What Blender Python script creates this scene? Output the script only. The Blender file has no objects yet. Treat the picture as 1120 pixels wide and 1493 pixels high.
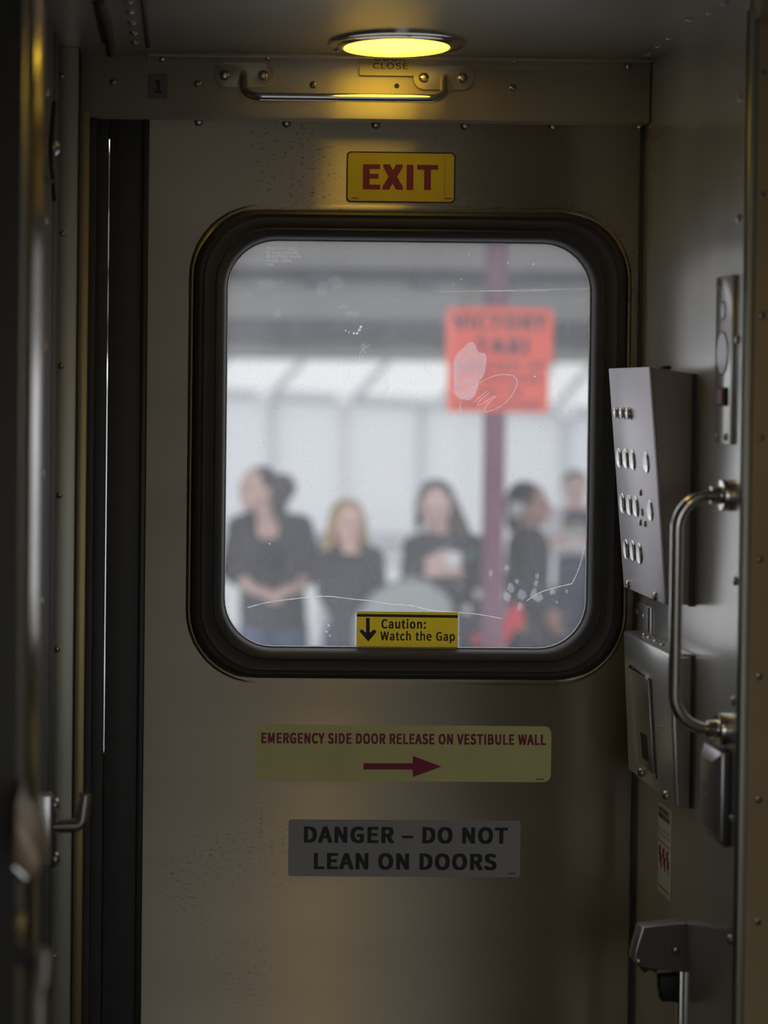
import bpy, bmesh, math, random
from mathutils import Vector, Matrix, Quaternion
random.seed(7)
# ------------------------------------------------------------------ camera
W, H = 1120.0, 1493.0
F = 2857.0                      # focal length in pixels of the 1120x1493 frame
CAMZ = 1.60
YAW, PITCH, ROLL = math.radians(1.05), math.radians(1.05), math.radians(0.58)
VPX, VPY = 230.0, 560.0         # where lines square to the door vanish
def basis():
    r, u, f = Vector((1, 0, 0)), Vector((0, 0, 1)), Vector((0, 1, 0))
    q = Matrix.Rotation(-YAW, 3, 'Z')
    r, u, f = q @ r, q @ u, q @ f
    q = Matrix.Rotation(-PITCH, 3, r)
    u, f = q @ u, q @ f
    q = Matrix.Rotation(-ROLL, 3, f)
    return q @ r, q @ u, f
CR, CU, CF = basis()
CAM = Vector((0, 0, CAMZ))
_y = Vector((0, 1, 0))
CX = VPX - F * _y.dot(CR) / _y.dot(CF)
CY = VPY + F * _y.dot(CU) / _y.dot(CF)
YD = 3.2                        # inside face of the door leaf
cam_data = bpy.data.cameras.new('camera')
cam = bpy.data.objects.new('camera', cam_data)
bpy.context.scene.collection.objects.link(cam)
cam.matrix_world = Matrix.Translation(CAM) @ Matrix((CR, CU, -CF)).transposed().to_4x4()
cam_data.sensor_fit = 'VERTICAL'
cam_data.sensor_height = 24.0
cam_data.lens = F / H * 24.0
cam_data.shift_x = (W / 2 - CX) / H
cam_data.shift_y = (CY - H / 2) / H
cam_data.clip_start = 0.02
cam_data.dof.use_dof = True
cam_data.dof.focus_distance = 3.19
cam_data.dof.aperture_fstop = cam_data.lens / 32.0
bpy.context.scene.camera = cam
# ------------------------------------------------------------------ sky and exposure
sc = bpy.context.scene
w = bpy.data.worlds.new('overcast_sky'); sc.world = w
w.use_nodes = True
bg = w.node_tree.nodes['Background']
bg.inputs[0].default_value = (0.93, 0.96, 1.0, 1)
bg.inputs[1].default_value = 1.0
sc.view_settings.view_transform = 'Standard'
sc.view_settings.look = 'None'
sc.view_settings.gamma = 1.0
sc.view_settings.use_curve_mapping = False
sc.view_settings.exposure = 0.35
sc.cycles.max_bounces = 14
sc.cycles.transparent_max_bounces = 16
sc.cycles.sample_clamp_indirect = 6.0
C = sc.collection

# ------------------------------------------------------------------ pixel helpers
def ray(px, py):
    return (CF + CR * ((px - CX) / F) + CU * ((CY - py) / F))
def P(px, py, y):               # point at depth y
    d = ray(px, py); return CAM + d * (y / d.y)
def PX(px, py, x):              # point on a wall x = const
    d = ray(px, py); return CAM + d * (x / d.x)
def PZ(px, py, z):              # point on a level z = const
    d = ray(px, py); return CAM + d * ((z - CAMZ) / d.z)
def PP(px, py, o, n):           # point on any plane
    d = ray(px, py); return CAM + d * ((o - CAM).dot(n) / d.dot(n))
def D(px, py, y=YD): return P(px, py, y)

# ------------------------------------------------------------------ materials
MATS = {}
def mat(name, col, rough=0.5, metal=0.0, aniso=0.0, tangent=None, var=0.0, vscale=(8, 8, 8), bump=0.0, bscale=(60, 60, 60),
        coat=0.0, spec=0.5, stain=0.0, emis=None, estr=0.0, trans=None, brushed=None):
    if name in MATS: return MATS[name]
    m = bpy.data.materials.new(name); m.use_nodes = True; MATS[name] = m
    nt = m.node_tree; N = nt.nodes; L = nt.links
    b = N['Principled BSDF']
    b.inputs['Base Color'].default_value = (*col, 1)
    b.inputs['Roughness'].default_value = rough
    b.inputs['Metallic'].default_value = metal
    b.inputs['Specular IOR Level'].default_value = spec
    b.inputs['Coat Weight'].default_value = coat
    if emis:
        b.inputs['Emission Color'].default_value = (*emis, 1); b.inputs['Emission Strength'].default_value = estr
    tc = N.new('ShaderNodeNewGeometry')
    def noise(scale, detail=3.0, sc_=1.0):
        mp = N.new('ShaderNodeMapping'); mp.inputs['Scale'].default_value = scale
        L.new(tc.outputs['Position'], mp.inputs['Vector'])
        n = N.new('ShaderNodeTexNoise'); n.inputs['Scale'].default_value = sc_; n.inputs['Detail'].default_value = detail
        L.new(mp.outputs[0], n.inputs['Vector']); return n
    src = None
    if var:
        n = noise(vscale)
        r = N.new('ShaderNodeValToRGB')
        r.color_ramp.elements[0].position = 0.3; r.color_ramp.elements[1].position = 0.7
        r.color_ramp.elements[0].color = (*[c * (1 - var) for c in col], 1)
        r.color_ramp.elements[1].color = (*[min(1, c * (1 + var)) for c in col], 1)
        L.new(n.outputs['Fac'], r.inputs[0]); src = r.outputs[0]
        mr = N.new('ShaderNodeMapRange'); mr.inputs[3].default_value = max(0.02, rough * (1 - var)); mr.inputs[4].default_value = min(1, rough * (1 + var))
        L.new(n.outputs['Fac'], mr.inputs[0]); L.new(mr.outputs[0], b.inputs['Roughness'])
    if stain:
        n1 = noise((110, 110, 230), 4.0); n2 = noise((4.2, 4.2, 3.2), 2.0)
        mul = N.new('ShaderNodeMath'); mul.operation = 'MULTIPLY'
        r1 = N.new('ShaderNodeValToRGB'); r1.color_ramp.elements[0].position = 0.56; r1.color_ramp.elements[1].position = 0.68
        r2 = N.new('ShaderNodeValToRGB'); r2.color_ramp.elements[0].position = 0.54; r2.color_ramp.elements[1].position = 0.68
        L.new(n1.outputs['Fac'], r1.inputs[0]); L.new(n2.outputs['Fac'], r2.inputs[0])
        L.new(r1.outputs[0], mul.inputs[0]); L.new(r2.outputs[0], mul.inputs[1])
        ms = N.new('ShaderNodeMath'); ms.operation = 'MULTIPLY'; ms.inputs[1].default_value = stain
        L.new(mul.outputs[0], ms.inputs[0])
        mx = N.new('ShaderNodeMix'); mx.data_type = 'RGBA'
        L.new(ms.outputs[0], mx.inputs[0])
        if src: L.new(src, mx.inputs[6])
        else: mx.inputs[6].default_value = (*col, 1)
        mx.inputs[7].default_value = (0.06, 0.05, 0.035, 1)
        src = mx.outputs[2]
    if src: L.new(src, b.inputs['Base Color'])
    if bump:
        n = noise(bscale, 2.0)
        bp = N.new('ShaderNodeBump'); bp.inputs['Strength'].default_value = bump; bp.inputs['Distance'].default_value = 0.001
        L.new(n.outputs['Fac'], bp.inputs['Height']); L.new(bp.outputs[0], b.inputs['Normal'])
    if aniso:
        b.inputs['Anisotropic'].default_value = aniso
        if tangent:
            cx = N.new('ShaderNodeCombineXYZ')
            for i in range(3): cx.inputs[i].default_value = tangent[i]
            L.new(cx.outputs[0], b.inputs['Tangent'])
    if brushed:                     # brushing runs along x or y: gloss spreads up and down
        g_ = N.new('ShaderNodeBsdfAnisotropic'); g_.inputs['Roughness'].default_value = brushed[0]; g_.inputs['Anisotropy'].default_value = brushed[1]
        if src: L.new(src, g_.inputs['Color'])
        else: g_.inputs['Color'].default_value = (*col, 1)
        cx = N.new('ShaderNodeCombineXYZ'); cx.inputs[brushed[3]].default_value = 1.0; L.new(cx.outputs[0], g_.inputs['Tangent'])
        mxs = N.new('ShaderNodeMixShader'); mxs.inputs[0].default_value = brushed[2]
        L.new(b.outputs[0], mxs.inputs[1]); L.new(g_.outputs[0], mxs.inputs[2]); L.new(mxs.outputs[0], N['Material Output'].inputs[0])
        if bump: L.new(bp.outputs[0], g_.inputs['Normal'])
    if trans:                       # part of the light passes through, as in milky sheet
        t = N.new('ShaderNodeBsdfTranslucent'); t.inputs[0].default_value = (*trans[1], 1)
        mxs = N.new('ShaderNodeMixShader'); mxs.inputs[0].default_value = trans[0]
        L.new(b.outputs[0], mxs.inputs[1]); L.new(t.outputs[0], mxs.inputs[2])
        L.new(mxs.outputs[0], N['Material Output'].inputs[0])
    return m
STEEL = (0.57, 0.50, 0.375)
m_door = mat('brushed_steel_door', STEEL, 0.6, 0.9, 0.0, None, 0.06, (1.5, 1.5, 9), 0.08, (25, 25, 900), stain=0.55, brushed=(0.47, 0.83, 0.9, 0))
m_head = mat('brushed_steel_header', (0.74, 0.66, 0.53), 0.6, 0.5, 0.0, None, 0.08, (2, 2, 9), 0.08, (25, 25, 900), brushed=(0.5, 0.72, 0.65, 0))
m_wall = mat('satin_steel_wall', (0.66, 0.65, 0.63), 0.21, 0.62, 0.0, None, 0.12, (5, 5, 2.5), brushed=(0.42, 0.62, 0.22, 1))
m_ceil = mat('satin_ceiling_panel', (0.58, 0.57, 0.54), 0.32, 0.6, 0.0, None, 0.08, (3, 3, 3))
m_jamb = mat('olive_steel_strip', (0.46, 0.46, 0.38), 0.42, 0.8, 0.0, None, 0.08, (4, 4, 2))
m_brown = mat('bronze_edge_strip', (0.42, 0.33, 0.16), 0.4, 0.8, 0.0, None, 0.1, (4, 4, 3))
m_post = mat('polished_steel_post', (0.50, 0.49, 0.46), 0.2, 1.0)
m_dark = mat('dark_painted_steel', (0.07, 0.07, 0.075), 0.5, 0.3)
m_rubber = mat('black_rubber', (0.05, 0.05, 0.052), 0.5, 0.0, var=0.12, vscale=(30, 30, 30))
m_blackp = mat('black_plastic', (0.012, 0.012, 0.012), 0.6)
m_chrome = mat('polished_steel_tube', (0.70, 0.69, 0.66), 0.14, 1.0)
m_screw = mat('steel_screw', (0.5, 0.49, 0.46), 0.28, 1.0)
m_screwd = mat('screw_recess', (0.03, 0.03, 0.03), 0.7)
m_box = mat('grey_satin_cover', (0.54, 0.51, 0.54), 0.38, 0.8, 0.0, None, 0.05, (6, 6, 6))
m_boxs = mat('brown_grey_enamel', (0.32, 0.27, 0.24), 0.5, 0.2)
m_exit = mat('yellow_sign_vinyl', (0.52, 0.44, 0.008), 0.45, var=0.05, vscale=(20, 20, 20))
m_glow = mat('pale_yellow_green_vinyl', (0.92, 0.90, 0.40), 0.5, var=0.04, vscale=(14, 14, 14))
m_cream = mat('cream_vinyl', (0.93, 0.94, 0.76), 0.5)
m_greys = mat('grey_sign_plate', (0.46, 0.46, 0.48), 0.55)
m_red = mat('crimson_print', (0.36, 0.015, 0.07), 0.5)
m_black = mat('black_print', (0.02, 0.02, 0.022), 0.5)
m_grpr = mat('dark_grey_print', (0.05, 0.05, 0.052), 0.5)
m_caut = mat('amber_caution_vinyl', (0.80, 0.62, 0.02), 0.4, trans=(0.36, (0.60, 0.44, 0.01)))
m_ivory = mat('ivory_plate', (0.72, 0.66, 0.50), 0.5)
m_redb = mat('red_button', (0.35, 0.02, 0.03), 0.4)
m_scratch = mat('scratch_white', (0.85, 0.85, 0.85), 0.8, trans=(0.5, (0.9, 0.9, 0.9)))
m_etch = mat('etched_print', (0.9, 0.9, 0.9), 0.8, trans=(0.5, (0.95, 0.95, 0.95)))

# ------------------------------------------------------------------ mesh builder
class MB:
    def __init__(s): s.v = []; s.f = []; s.mi = []
    def add(s, vs, fs, mi=0):
        o = len(s.v); s.v += [Vector(v) for v in vs]
        for f in fs: s.f.append([i + o for i in f]); s.mi.append(mi)
        return s
    def box(s, a, b, mi=0):
        x0, x1 = sorted((a[0], b[0])); y0, y1 = sorted((a[1], b[1])); z0, z1 = sorted((a[2], b[2]))
        v = [(x0, y0, z0), (x1, y0, z0), (x1, y1, z0), (x0, y1, z0), (x0, y0, z1), (x1, y0, z1), (x1, y1, z1), (x0, y1, z1)]
        return s.add(v, [(0, 3, 2, 1), (4, 5, 6, 7), (0, 1, 5, 4), (1, 2, 6, 5), (2, 3, 7, 6), (3, 0, 4, 7)], mi)
    def prism(s, poly, off, mi=0):       # poly: 3D loop; off: extrusion vector
        n = len(poly); off = Vector(off); poly = [Vector(p) for p in poly]
        v = poly + [p + off for p in poly]
        f = [list(range(n))[::-1], list(range(n, 2 * n))] + [[i, (i + 1) % n, n + (i + 1) % n, n + i] for i in range(n)]
        return s.add(v, f, mi)
    def loft(s, loops, close=False, cap0=False, cap1=False, mi=0):
        n = len(loops[0]); v = [p for l in loops for p in l]; f = []
        k = len(loops)
        for j in range(k if close else k - 1):
            a, b = j * n, ((j + 1) % k) * n
            for i in range(n): f.append([a + i, a + (i + 1) % n, b + (i + 1) % n, b + i])
        if cap0: f.append(list(range(n))[::-1])
        if cap1: f.append(list(range((k - 1) * n, k * n)))
        return s.add(v, f, mi)
    def tube(s, pts, r, n=12, mi=0, cap='flat'):
        pts = [Vector(p) for p in pts]; rs = r if isinstance(r, (list, tuple)) else [r] * len(pts)
        t0 = (pts[1] - pts[0]).normalized()
        u = t0.orthogonal().normalized(); loops = []; prev = t0
        for i, p in enumerate(pts):
            t = (pts[min(i + 1, len(pts) - 1)] - pts[max(i - 1, 0)]).normalized()
            u = prev.rotation_difference(t) @ u; prev = t; vv = t.cross(u)
            loops.append([p + (u * math.cos(a) + vv * math.sin(a)) * rs[i] for a in [2 * math.pi * k / n for k in range(n)]])
        return s.loft(loops, cap0=True, cap1=True, mi=mi)
    def capsule(s, a, b, ra, rb, n=14, flat=1.0, fdir=None):
        a, b = Vector(a), Vector(b); t = (b - a); L = t.length; t = t / max(L, 1e-6)
        u = (Vector(fdir) - t * Vector(fdir).dot(t)).normalized() if fdir is not None else t.orthogonal().normalized()
        vv = t.cross(u); loops = []
        prof = [(-ra * math.cos(q), ra * math.sin(q)) for q in [math.pi / 2 * k / 5 for k in range(1, 6)]]
        prof += [(L * k / 4, ra + (rb - ra) * k / 4) for k in range(1, 4)]
        prof += [(L + rb * math.sin(q), rb * math.cos(q)) for q in [math.pi / 2 * k / 5 for k in range(0, 5)]]
        for h, r in prof:
            loops.append([a + t * h + (u * math.cos(q) * flat + vv * math.sin(q)) * r for q in [2 * math.pi * k / n for k in range(n)]])
        return s.loft(loops, cap0=True, cap1=True)
    def ellipsoid(s, c, r, n=18, m=12, rot=None):
        c = Vector(c); loops = []
        for j in range(1, m):
            th = math.pi * j / m
            l = []
            for k in range(n):
                a = 2 * math.pi * k / n
                p = Vector((r[0] * math.sin(th) * math.cos(a), r[1] * math.sin(th) * math.sin(a), -r[2] * math.cos(th)))
                if rot: p = rot @ p
                l.append(c + p)
            loops.append(l)
        return s.loft(loops, cap0=True, cap1=True)
    def lathe(s, o, ax, prof, n=24, mi=0, cap0=True, cap1=True):   # prof: (radius, height)
        o, ax = Vector(o), Vector(ax).normalized(); u = ax.orthogonal().normalized(); v = ax.cross(u)
        loops = [[o + ax * h + (u * math.cos(a) + v * math.sin(a)) * r for a in [2 * math.pi * k / n for k in range(n)]] for r, h in prof]
        return s.loft(loops, cap0=cap0, cap1=cap1, mi=mi)

def wloc(o):
    p = o.location.copy()
    while o.parent: o = o.parent; p = p + o.location
    return p
def link(name, me, parent=None, loc=(0, 0, 0)):
    o = bpy.data.objects.new(name, me); C.objects.link(o)
    loc = Vector(loc)
    if parent: o.parent = parent; o.location = loc - wloc(parent)
    else: o.location = loc
    return o
def finish_mesh(me, mats, smooth=35):
    for m in mats: me.materials.append(m)
    if smooth:
        me.shade_smooth(); me.set_sharp_from_angle(angle=math.radians(smooth))
def build(name, mb, m, parent=None, smooth=35, bevel=0.0, bseg=2, fix=True):
    mats = m if isinstance(m, (list, tuple)) else [m]
    xs = [v.x for v in mb.v]; ys = [v.y for v in mb.v]; zs = [v.z for v in mb.v]
    c = Vector(((min(xs) + max(xs)) / 2, (min(ys) + max(ys)) / 2, min(zs)))
    me = bpy.data.meshes.new(name)
    me.from_pydata([v - c for v in mb.v], [], mb.f)
    me.polygons.foreach_set('material_index', mb.mi)
    bm = bmesh.new(); bm.from_mesh(me)
    if fix: bmesh.ops.recalc_face_normals(bm, faces=bm.faces)
    if bevel:
        es = [e for e in bm.edges if len(e.link_faces) == 2 and e.calc_face_angle(0) > 0.6]
        bmesh.ops.bevel(bm, geom=es, offset=bevel, segments=bseg, affect='EDGES', profile=0.5, clamp_overlap=True)
    bm.to_mesh(me); bm.free()
    finish_mesh(me, mats, smooth)
    return link(name, me, parent, c)
def tag(o, label, cat, group=None):
    o['label'] = label; o['category'] = cat
    if group: o['group'] = group
    return o
def struct(o, label=None, cat=None):
    o['kind'] = 'structure'
    if label: o['label'] = label
    if cat: o['category'] = cat
    return o
def empty(name, loc, label, cat, group=None):
    o = bpy.data.objects.new(name, None); C.objects.link(o); o.location = loc; o.empty_display_size = 0.05
    return tag(o, label, cat, group)

def rrect(x0, x1, z0, z1, r, n=8):   # list of (x, z), counter-clockwise
    out = []
    for cx, cz, a0 in ((x1 - r, z1 - r, 0), (x0 + r, z1 - r, 90), (x0 + r, z0 + r, 180), (x1 - r, z0 + r, 270)):
        for k in range(n + 1):
            a = math.radians(a0 + 90 * k / n); out.append((cx + r * math.cos(a), cz + r * math.sin(a)))
    return out
def loop_y(l, y): return [Vector((x, y, z)) for x, z in l]

def fillet(pts, r, n=7):
    pts = [Vector(p) for p in pts]; out = [pts[0]]
    for i in range(1, len(pts) - 1):
        a, b, c = pts[i - 1], pts[i], pts[i + 1]
        d1, d2 = (a - b).normalized(), (c - b).normalized()
        ang = d1.angle(d2); t = r / math.tan(ang / 2)
        p, q = b + d1 * t, b + d2 * t
        ctr = b + (d1 + d2).normalized() * (r / math.sin(ang / 2))
        for k in range(n + 1):
            v = (p - ctr).lerp(q - ctr, k / n).normalized() * r
            out.append(ctr + v)
    out.append(pts[-1]); return out

try:
    import os
    FONT = bpy.data.fonts.load(os.path.join(bpy.utils.system_resource('DATAFILES', path='fonts'), 'Noto Sans CJK Regular.woff2'))
except Exception:
    FONT = None
def text_mesh(name, s, parent, m, x0, x1, z0, cap, y, bold=0.0, xdir=(1, 0, 0), zdir=(0, 0, 1), org=None, depth=0.0003, spacing=1.0, word=1.0, flatnormal=None):
    """flat print: the string fitted between x0 and x1 (metres along xdir), baseline z0, cap height cap"""
    cu = bpy.data.curves.new('t', 'FONT'); cu.body = s; cu.offset = 0.0; cu.resolution_u = 4
    cu.font = FONT or cu.font; cu.space_character = 1.0 + bold * 2.2; cu.space_word = word
    o = bpy.data.objects.new('t', cu); C.objects.link(o)
    dg = bpy.context.evaluated_depsgraph_get()
    me = bpy.data.meshes.new_from_object(o.evaluated_get(dg))
    cu2 = cu.copy(); cu2.body = 'H'; o2 = bpy.data.objects.new('t2', cu2); C.objects.link(o2)
    dg = bpy.context.evaluated_depsgraph_get()
    me2 = bpy.data.meshes.new_from_object(o2.evaluated_get(dg))
    hh = max(v.co.y for v in me2.vertices); h0 = min(v.co.y for v in me2.vertices)
    bpy.data.objects.remove(o); bpy.data.objects.remove(o2); bpy.data.meshes.remove(me2)
    xa, xb = min(v.co.x for v in me.vertices), max(v.co.x for v in me.vertices)
    sx = (x1 - x0) / (xb - xa); sz = cap / (hh - h0)
    if bold:
        bold *= 0.62
        v0 = [v.co.copy() for v in me.vertices]; f0 = [list(p.vertices) for p in me.polygons]; vs, fs = [], []
        for k in range(8):
            qx, qz = ((-1, -1), (1, 1), (-1, 1), (1, -1), (0, 1), (0, -1), (1, 0), (-1, 0))[k]
            o_ = len(vs); vs += [v + Vector((bold * qx, bold * qz * .6, k * 1.0)) for v in v0]; fs += [[i + o_ for i in f] for f in f0]
        me = bpy.data.meshes.new(name); me.from_pydata(vs, [], fs)
        xa, xb = xa - bold, xb + bold; h0 -= bold * .6; hh += bold * .6; sx = (x1 - x0) / (xb - xa); sz = cap / (hh - h0)
    X, Z = Vector(xdir), Vector(zdir)
    O = Vector((0, y, 0)) if org is None else Vector(org)
    N_ = X.cross(Z)
    mid = O + X * ((x0 + x1) / 2) + Z * z0
    for v in me.vertices:
        v.co = N_ * (v.co.z * 4e-5) + X * ((v.co.x - xa) * sx - (x1 - x0) / 2) + Z * ((v.co.y - h0) * sz)
    me.name = name; me.materials.clear(); me.materials.append(m)
    return link(name, me, parent, mid)

# shared screw meshes: axis +Z, radius 1
def screw_mesh(kind):
    mb = MB()
    mb.lathe((0, 0, 0), (0, 0, 1), [(1, 0), (1.0, 0.18), (0.86, 0.42), (0.55, 0.58), (0.3, 0.62)], n=14)
    if kind == 'cross':
        mb.box((-0.6, -0.11, 0.4), (0.6, 0.11, 0.66), 1); mb.box((-0.11, -0.6, 0.4), (0.11, 0.6, 0.66), 1)
    me = bpy.data.meshes.new('screw_' + kind); me.from_pydata(mb.v, [], mb.f); me.polygons.foreach_set('material_index', mb.mi)
    finish_mesh(me, [m_screw, m_screwd], 40); return me
SCREW = {k: screw_mesh(k) for k in ('cross', 'dome')}
def screw(p, n, r, parent, kind='cross', spin=None, name='screw'):
    o = link(name, SCREW[kind], parent, p)
    q = Vector((0, 0, 1)).rotation_difference(Vector(n))
    o.rotation_mode = 'QUATERNION'
    o.rotation_quaternion = q @ Quaternion((0, 0, 1), random.uniform(0, 1.5) if spin is None else spin)
    o.scale = (r, r, r); return o
NY, NX, NZ = (0, -1, 0), (-1, 0, 0), (0, 0, -1)

# ------------------------------------------------------------------ the shell of the vestibule
XW = D(934, 560).x                       # right wall plane
YH = YD - 0.042                          # front of the header above the door
ZC = P(600, 84, YH).z                    # ceiling level
YB = 2.63 * (XW / 0.786)                 # where the right wall ends towards the camera
YB = PX(1085, 560, XW).y
XL = P(79, 560, 3.10).x                  # left wall plane
YF = YD + 0.05                           # car body wall behind the door leaf
floor = build('floor', MB().box((-1.25, -0.85, -0.06), (2.05, YF + 0.06, 0)), mat('grey_floor_rubber', (0.09, 0.09, 0.09), 0.7, var=0.15)); struct(floor)
ceil = build('ceiling', MB().box((-1.25, -0.85, ZC), (2.05, YF + 0.06, ZC + 0.05)), m_ceil); struct(ceil)
xo0, xo1 = D(140, 560).x, D(941, 560).x
zo1 = D(560, 150).z
wf = MB()
wf.box((-1.25, YF, 0), (xo0, YF + 0.06, ZC)); wf.box((xo1, YF, 0), (2.05, YF + 0.06, ZC)); wf.box((xo0, YF, zo1), (xo1, YF + 0.06, ZC))
struct(build('wall_front', wf, m_dark))
wr = build('wall_right', MB().box((XW, YB - 0.002, 0), (XW + 0.04, YF, ZC)), m_wall); struct(wr)
wl = build('wall_left', MB().box((XL - 0.04, 2.30, 0), (XL, YF, ZC)), m_dark); struct(wl)
struct(build('wall_left_bulkhead', MB().box((-1.25, 2.26, 0), (XL - 0.04, 2.30, ZC)), m_dark))
m_lam = mat('pale_laminate', (0.56, 0.53, 0.47), 0.55, var=0.04)  # finish of the unseen walls, made pale to bounce fill light
struct(build('wall_left_side', MB().box((-1.29, -0.85, 0), (-1.25, 2.30, ZC)), m_lam))
struct(build('wall_right_side', MB().box((2.05, -0.85, 0), (2.09, YF, ZC)), m_lam))
# unseen rear wall, its doorway opened to let in fill daylight
OX0, OX1, OZ1 = -0.16, 1.12, 2.0      # doorway behind the viewer, left open and sized for fill daylight
wb = MB()
wb.box((-1.25, -0.89, 0), (OX0, -0.85, ZC)); wb.box((OX1, -0.89, 0), (2.05, -0.85, ZC)); wb.box((OX0, -0.89, OZ1), (OX1, -0.85, ZC))
struct(build('wall_back', wb, m_lam))
# bulkhead that faces the camera at the right
bh = build('wall_right_bulkhead', MB().box((XW + 0.0005, YB - 0.003, 0), (2.05, YB + 0.04, ZC)), mat('warm_steel_bulkhead', (0.62, 0.49, 0.30), 0.42, 0.8, 0.6, (0, 0, 1), 0.1, (3, 3, 3))); struct(bh)
ed = build('edge_strip', MB().box((P(1087, 560, YB - 0.012).x, YB - 0.012, 0), (P(1100, 560, YB - 0.012).x, YB, ZC - 0.02)), m_jamb, bh, bevel=0.003)
build('gap_seal', MB().box((P(1083, 560, YB - 0.004).x, YB - 0.006, 0), (P(1086.5, 560, YB - 0.004).x, YB + 0.002, ZC - 0.02)), m_rubber, bh)
hd = MB(); c0 = P(1100, 8, YB - 0.03)
for y in (107, 285, 460, 638, 815, 985, 1165, 1343):
    screw(P(1112 - (y - 107) * 0.006, y, YB), NY, 0.0066, bh, 'cross')
build('cove_moulding', MB().tube([(XW + 0.003, YB - 0.02, ZC - 0.012), (2.04, YB - 0.02, ZC - 0.012)], 0.022, 14), m_head, bh)

# left wall fittings behind the post: seams, conduit and screws
build('cover_strip', MB().box((XL, 2.62, 0), (XL + 0.004, 2.93, ZC - 0.004)), mat('grey_painted_steel', (0.16, 0.16, 0.17), 0.5, 0.3), wl, bevel=0.001)
build('cover_strip', MB().box((XL, 2.95, 0), (XL + 0.005, 3.08, ZC - 0.004)), mat('grey_painted_steel', (0.16, 0.16, 0.17), 0.5, 0.3), wl, bevel=0.001)
for y in (133, 320, 505, 692, 878): screw(PX(65 - (y - 320) * 0.011, y, XL + 0.006), (1, 0, 0), 0.007, wl, 'dome')
cab = [PX(a, b, XL + 0.012) for a, b in ((79, 150), (76, 185), (74, 214), (75, 240), (78, 262), (79, 292))]
build('cable', MB().tube(cab, 0.0035, 8), m_blackp, wl)
build('cable', MB().tube([PX(a, b, XL + 0.011) for a, b in ((63, 262), (70, 263), (79, 265))], 0.003, 8), m_blackp, wl)
build('cable_clamp', MB().lathe(PX(69, 215, XL), (1, 0, 0), [(0.014, 0), (0.014, 0.012), (0.008, 0.018)], 14), m_screw, wl)
# narrow metal strip next to the door pocket
YS = 3.10
js = build('trim_1', MB().box((P(82, 500, YS).x - 0.004, YS, 0), (P(111, 500, YS).x, YS + 0.012, ZC)), m_jamb, bevel=0.0015); struct(js)
for x, y in ((90, 110), (91, 340), (89, 533), (86.5, 722), (83, 947), (81, 1165), (79, 1395)):
    screw(P(x, y, YS), NY, 0.0052, js, 'cross')
# bronze edge and black jamb of the door pocket
YJ = 3.155
j2 = build('trim_2', MB().box((P(112.5, 500, YJ).x, YJ, 0), (P(128, 500, YJ).x, YJ + 0.03, D(560, 172).z)), m_brown, bevel=0.002); struct(j2)
jm = MB()
jm.box((P(128, 500, YJ).x, YD - 0.02, 0), (D(139, 500).x, YF, D(560, 172).z)); jm.box((D(139, 500).x, YD - 0.004, 0), (D(156.0, 500).x, YD + 0.012, D(560, 172).z))
jb = build('trim_3', jm, m_rubber, bevel=0.001); struct(jb)
bk = build('backing', MB().box((XL, YS + 0.012, 0), (P(113, 500, YS + .02).x, YF, ZC)), m_blackp, js)

# ------------------------------------------------------------------ the door leaf
xl, xr = D(214, 560).x, D(931, 560).x
zt = D(560, 172).z + 0.03
def rr_px(x0, y0, x1, y1, r_px, y=YD, n=10):
    s = YD / F
    yc, xc = (y0 + y1) / 2, (x0 + x1) / 2
    return (D(x0, yc, y).x, D(x1, yc, y).x, D(xc, y1, y).z, D(xc, y0, y).z, r_px * s)
g = rr_px(277, 304, 914, 994, 102)       # outer edge of the window opening
def offs(gg, d, n=10): return rrect(gg[0] + d, gg[1] - d, gg[2] + d, gg[3] - d, max(gg[4] - d, 0.002), n)
leaf = MB()
outer = rrect(xl, xr, 0.004, zt, 0.0006, 10)
leaf.loft([loop_y(outer, YD + 0.04), loop_y(outer, YD), loop_y(offs(g, 0), YD), loop_y(offs(g, 0), YD + 0.04)], close=True)
door = build('door_1', leaf, m_door); struct(door, 'brushed stainless steel train door with a large rounded window', 'door')
# pressed rim and rubber gasket
s1 = YD / F
rim = MB().loft([loop_y(offs(g, d * s1), YD + h) for d, h in ((-4, 0.000), (-2.5, -0.004), (0, -0.006), (3.5, -0.005), (5, 0.0), (5, 0.02), (-4, 0.004))], close=True)
build('window_rim', rim, m_door, door, smooth=60)
gi = rr_px(328.5, 350.5, 862.5, 947.5, 73)   # visible pane edge
def lerp_loop(t): # outer->inner blend of the two rounded rectangles
    a = offs(g, 4.5 * s1); b = offs(gi, 0)
    return [(p[0] * (1 - t) + q[0] * t, p[1] * (1 - t) + q[1] * t) for p, q in zip(a, b)]
prof = [(0, 0.018), (0, -0.004), (0.06, -0.010), (0.16, -0.012), (0.24, -0.009), (0.27, -0.0085), (0.30, -0.011), (0.55, -0.010), (0.60, -0.007), (0.64, -0.007),
        (0.68, -0.009), (0.9, -0.004), (0.985, 0.008), (1.0, 0.016), (1.0, 0.030)]
build('window_gasket', MB().loft([loop_y(lerp_loop(t), YD + h) for t, h in prof] + [loop_y(lerp_loop(0.0), YD + 0.030)], close=True), m_rubber, door, smooth=50)
build('glazing_bead', MB().loft([loop_y(offs(gi, -0.001), YD + 0.0175), loop_y(offs(gi, 0.0022), YD + 0.016), loop_y(offs(gi, 0.0030), YD + 0.0195), loop_y(offs(gi, -0.001), YD + 0.0195)], close=True),
      mat('pale_bead', (0.55, 0.55, 0.58), 0.35), door, smooth=50)
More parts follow.
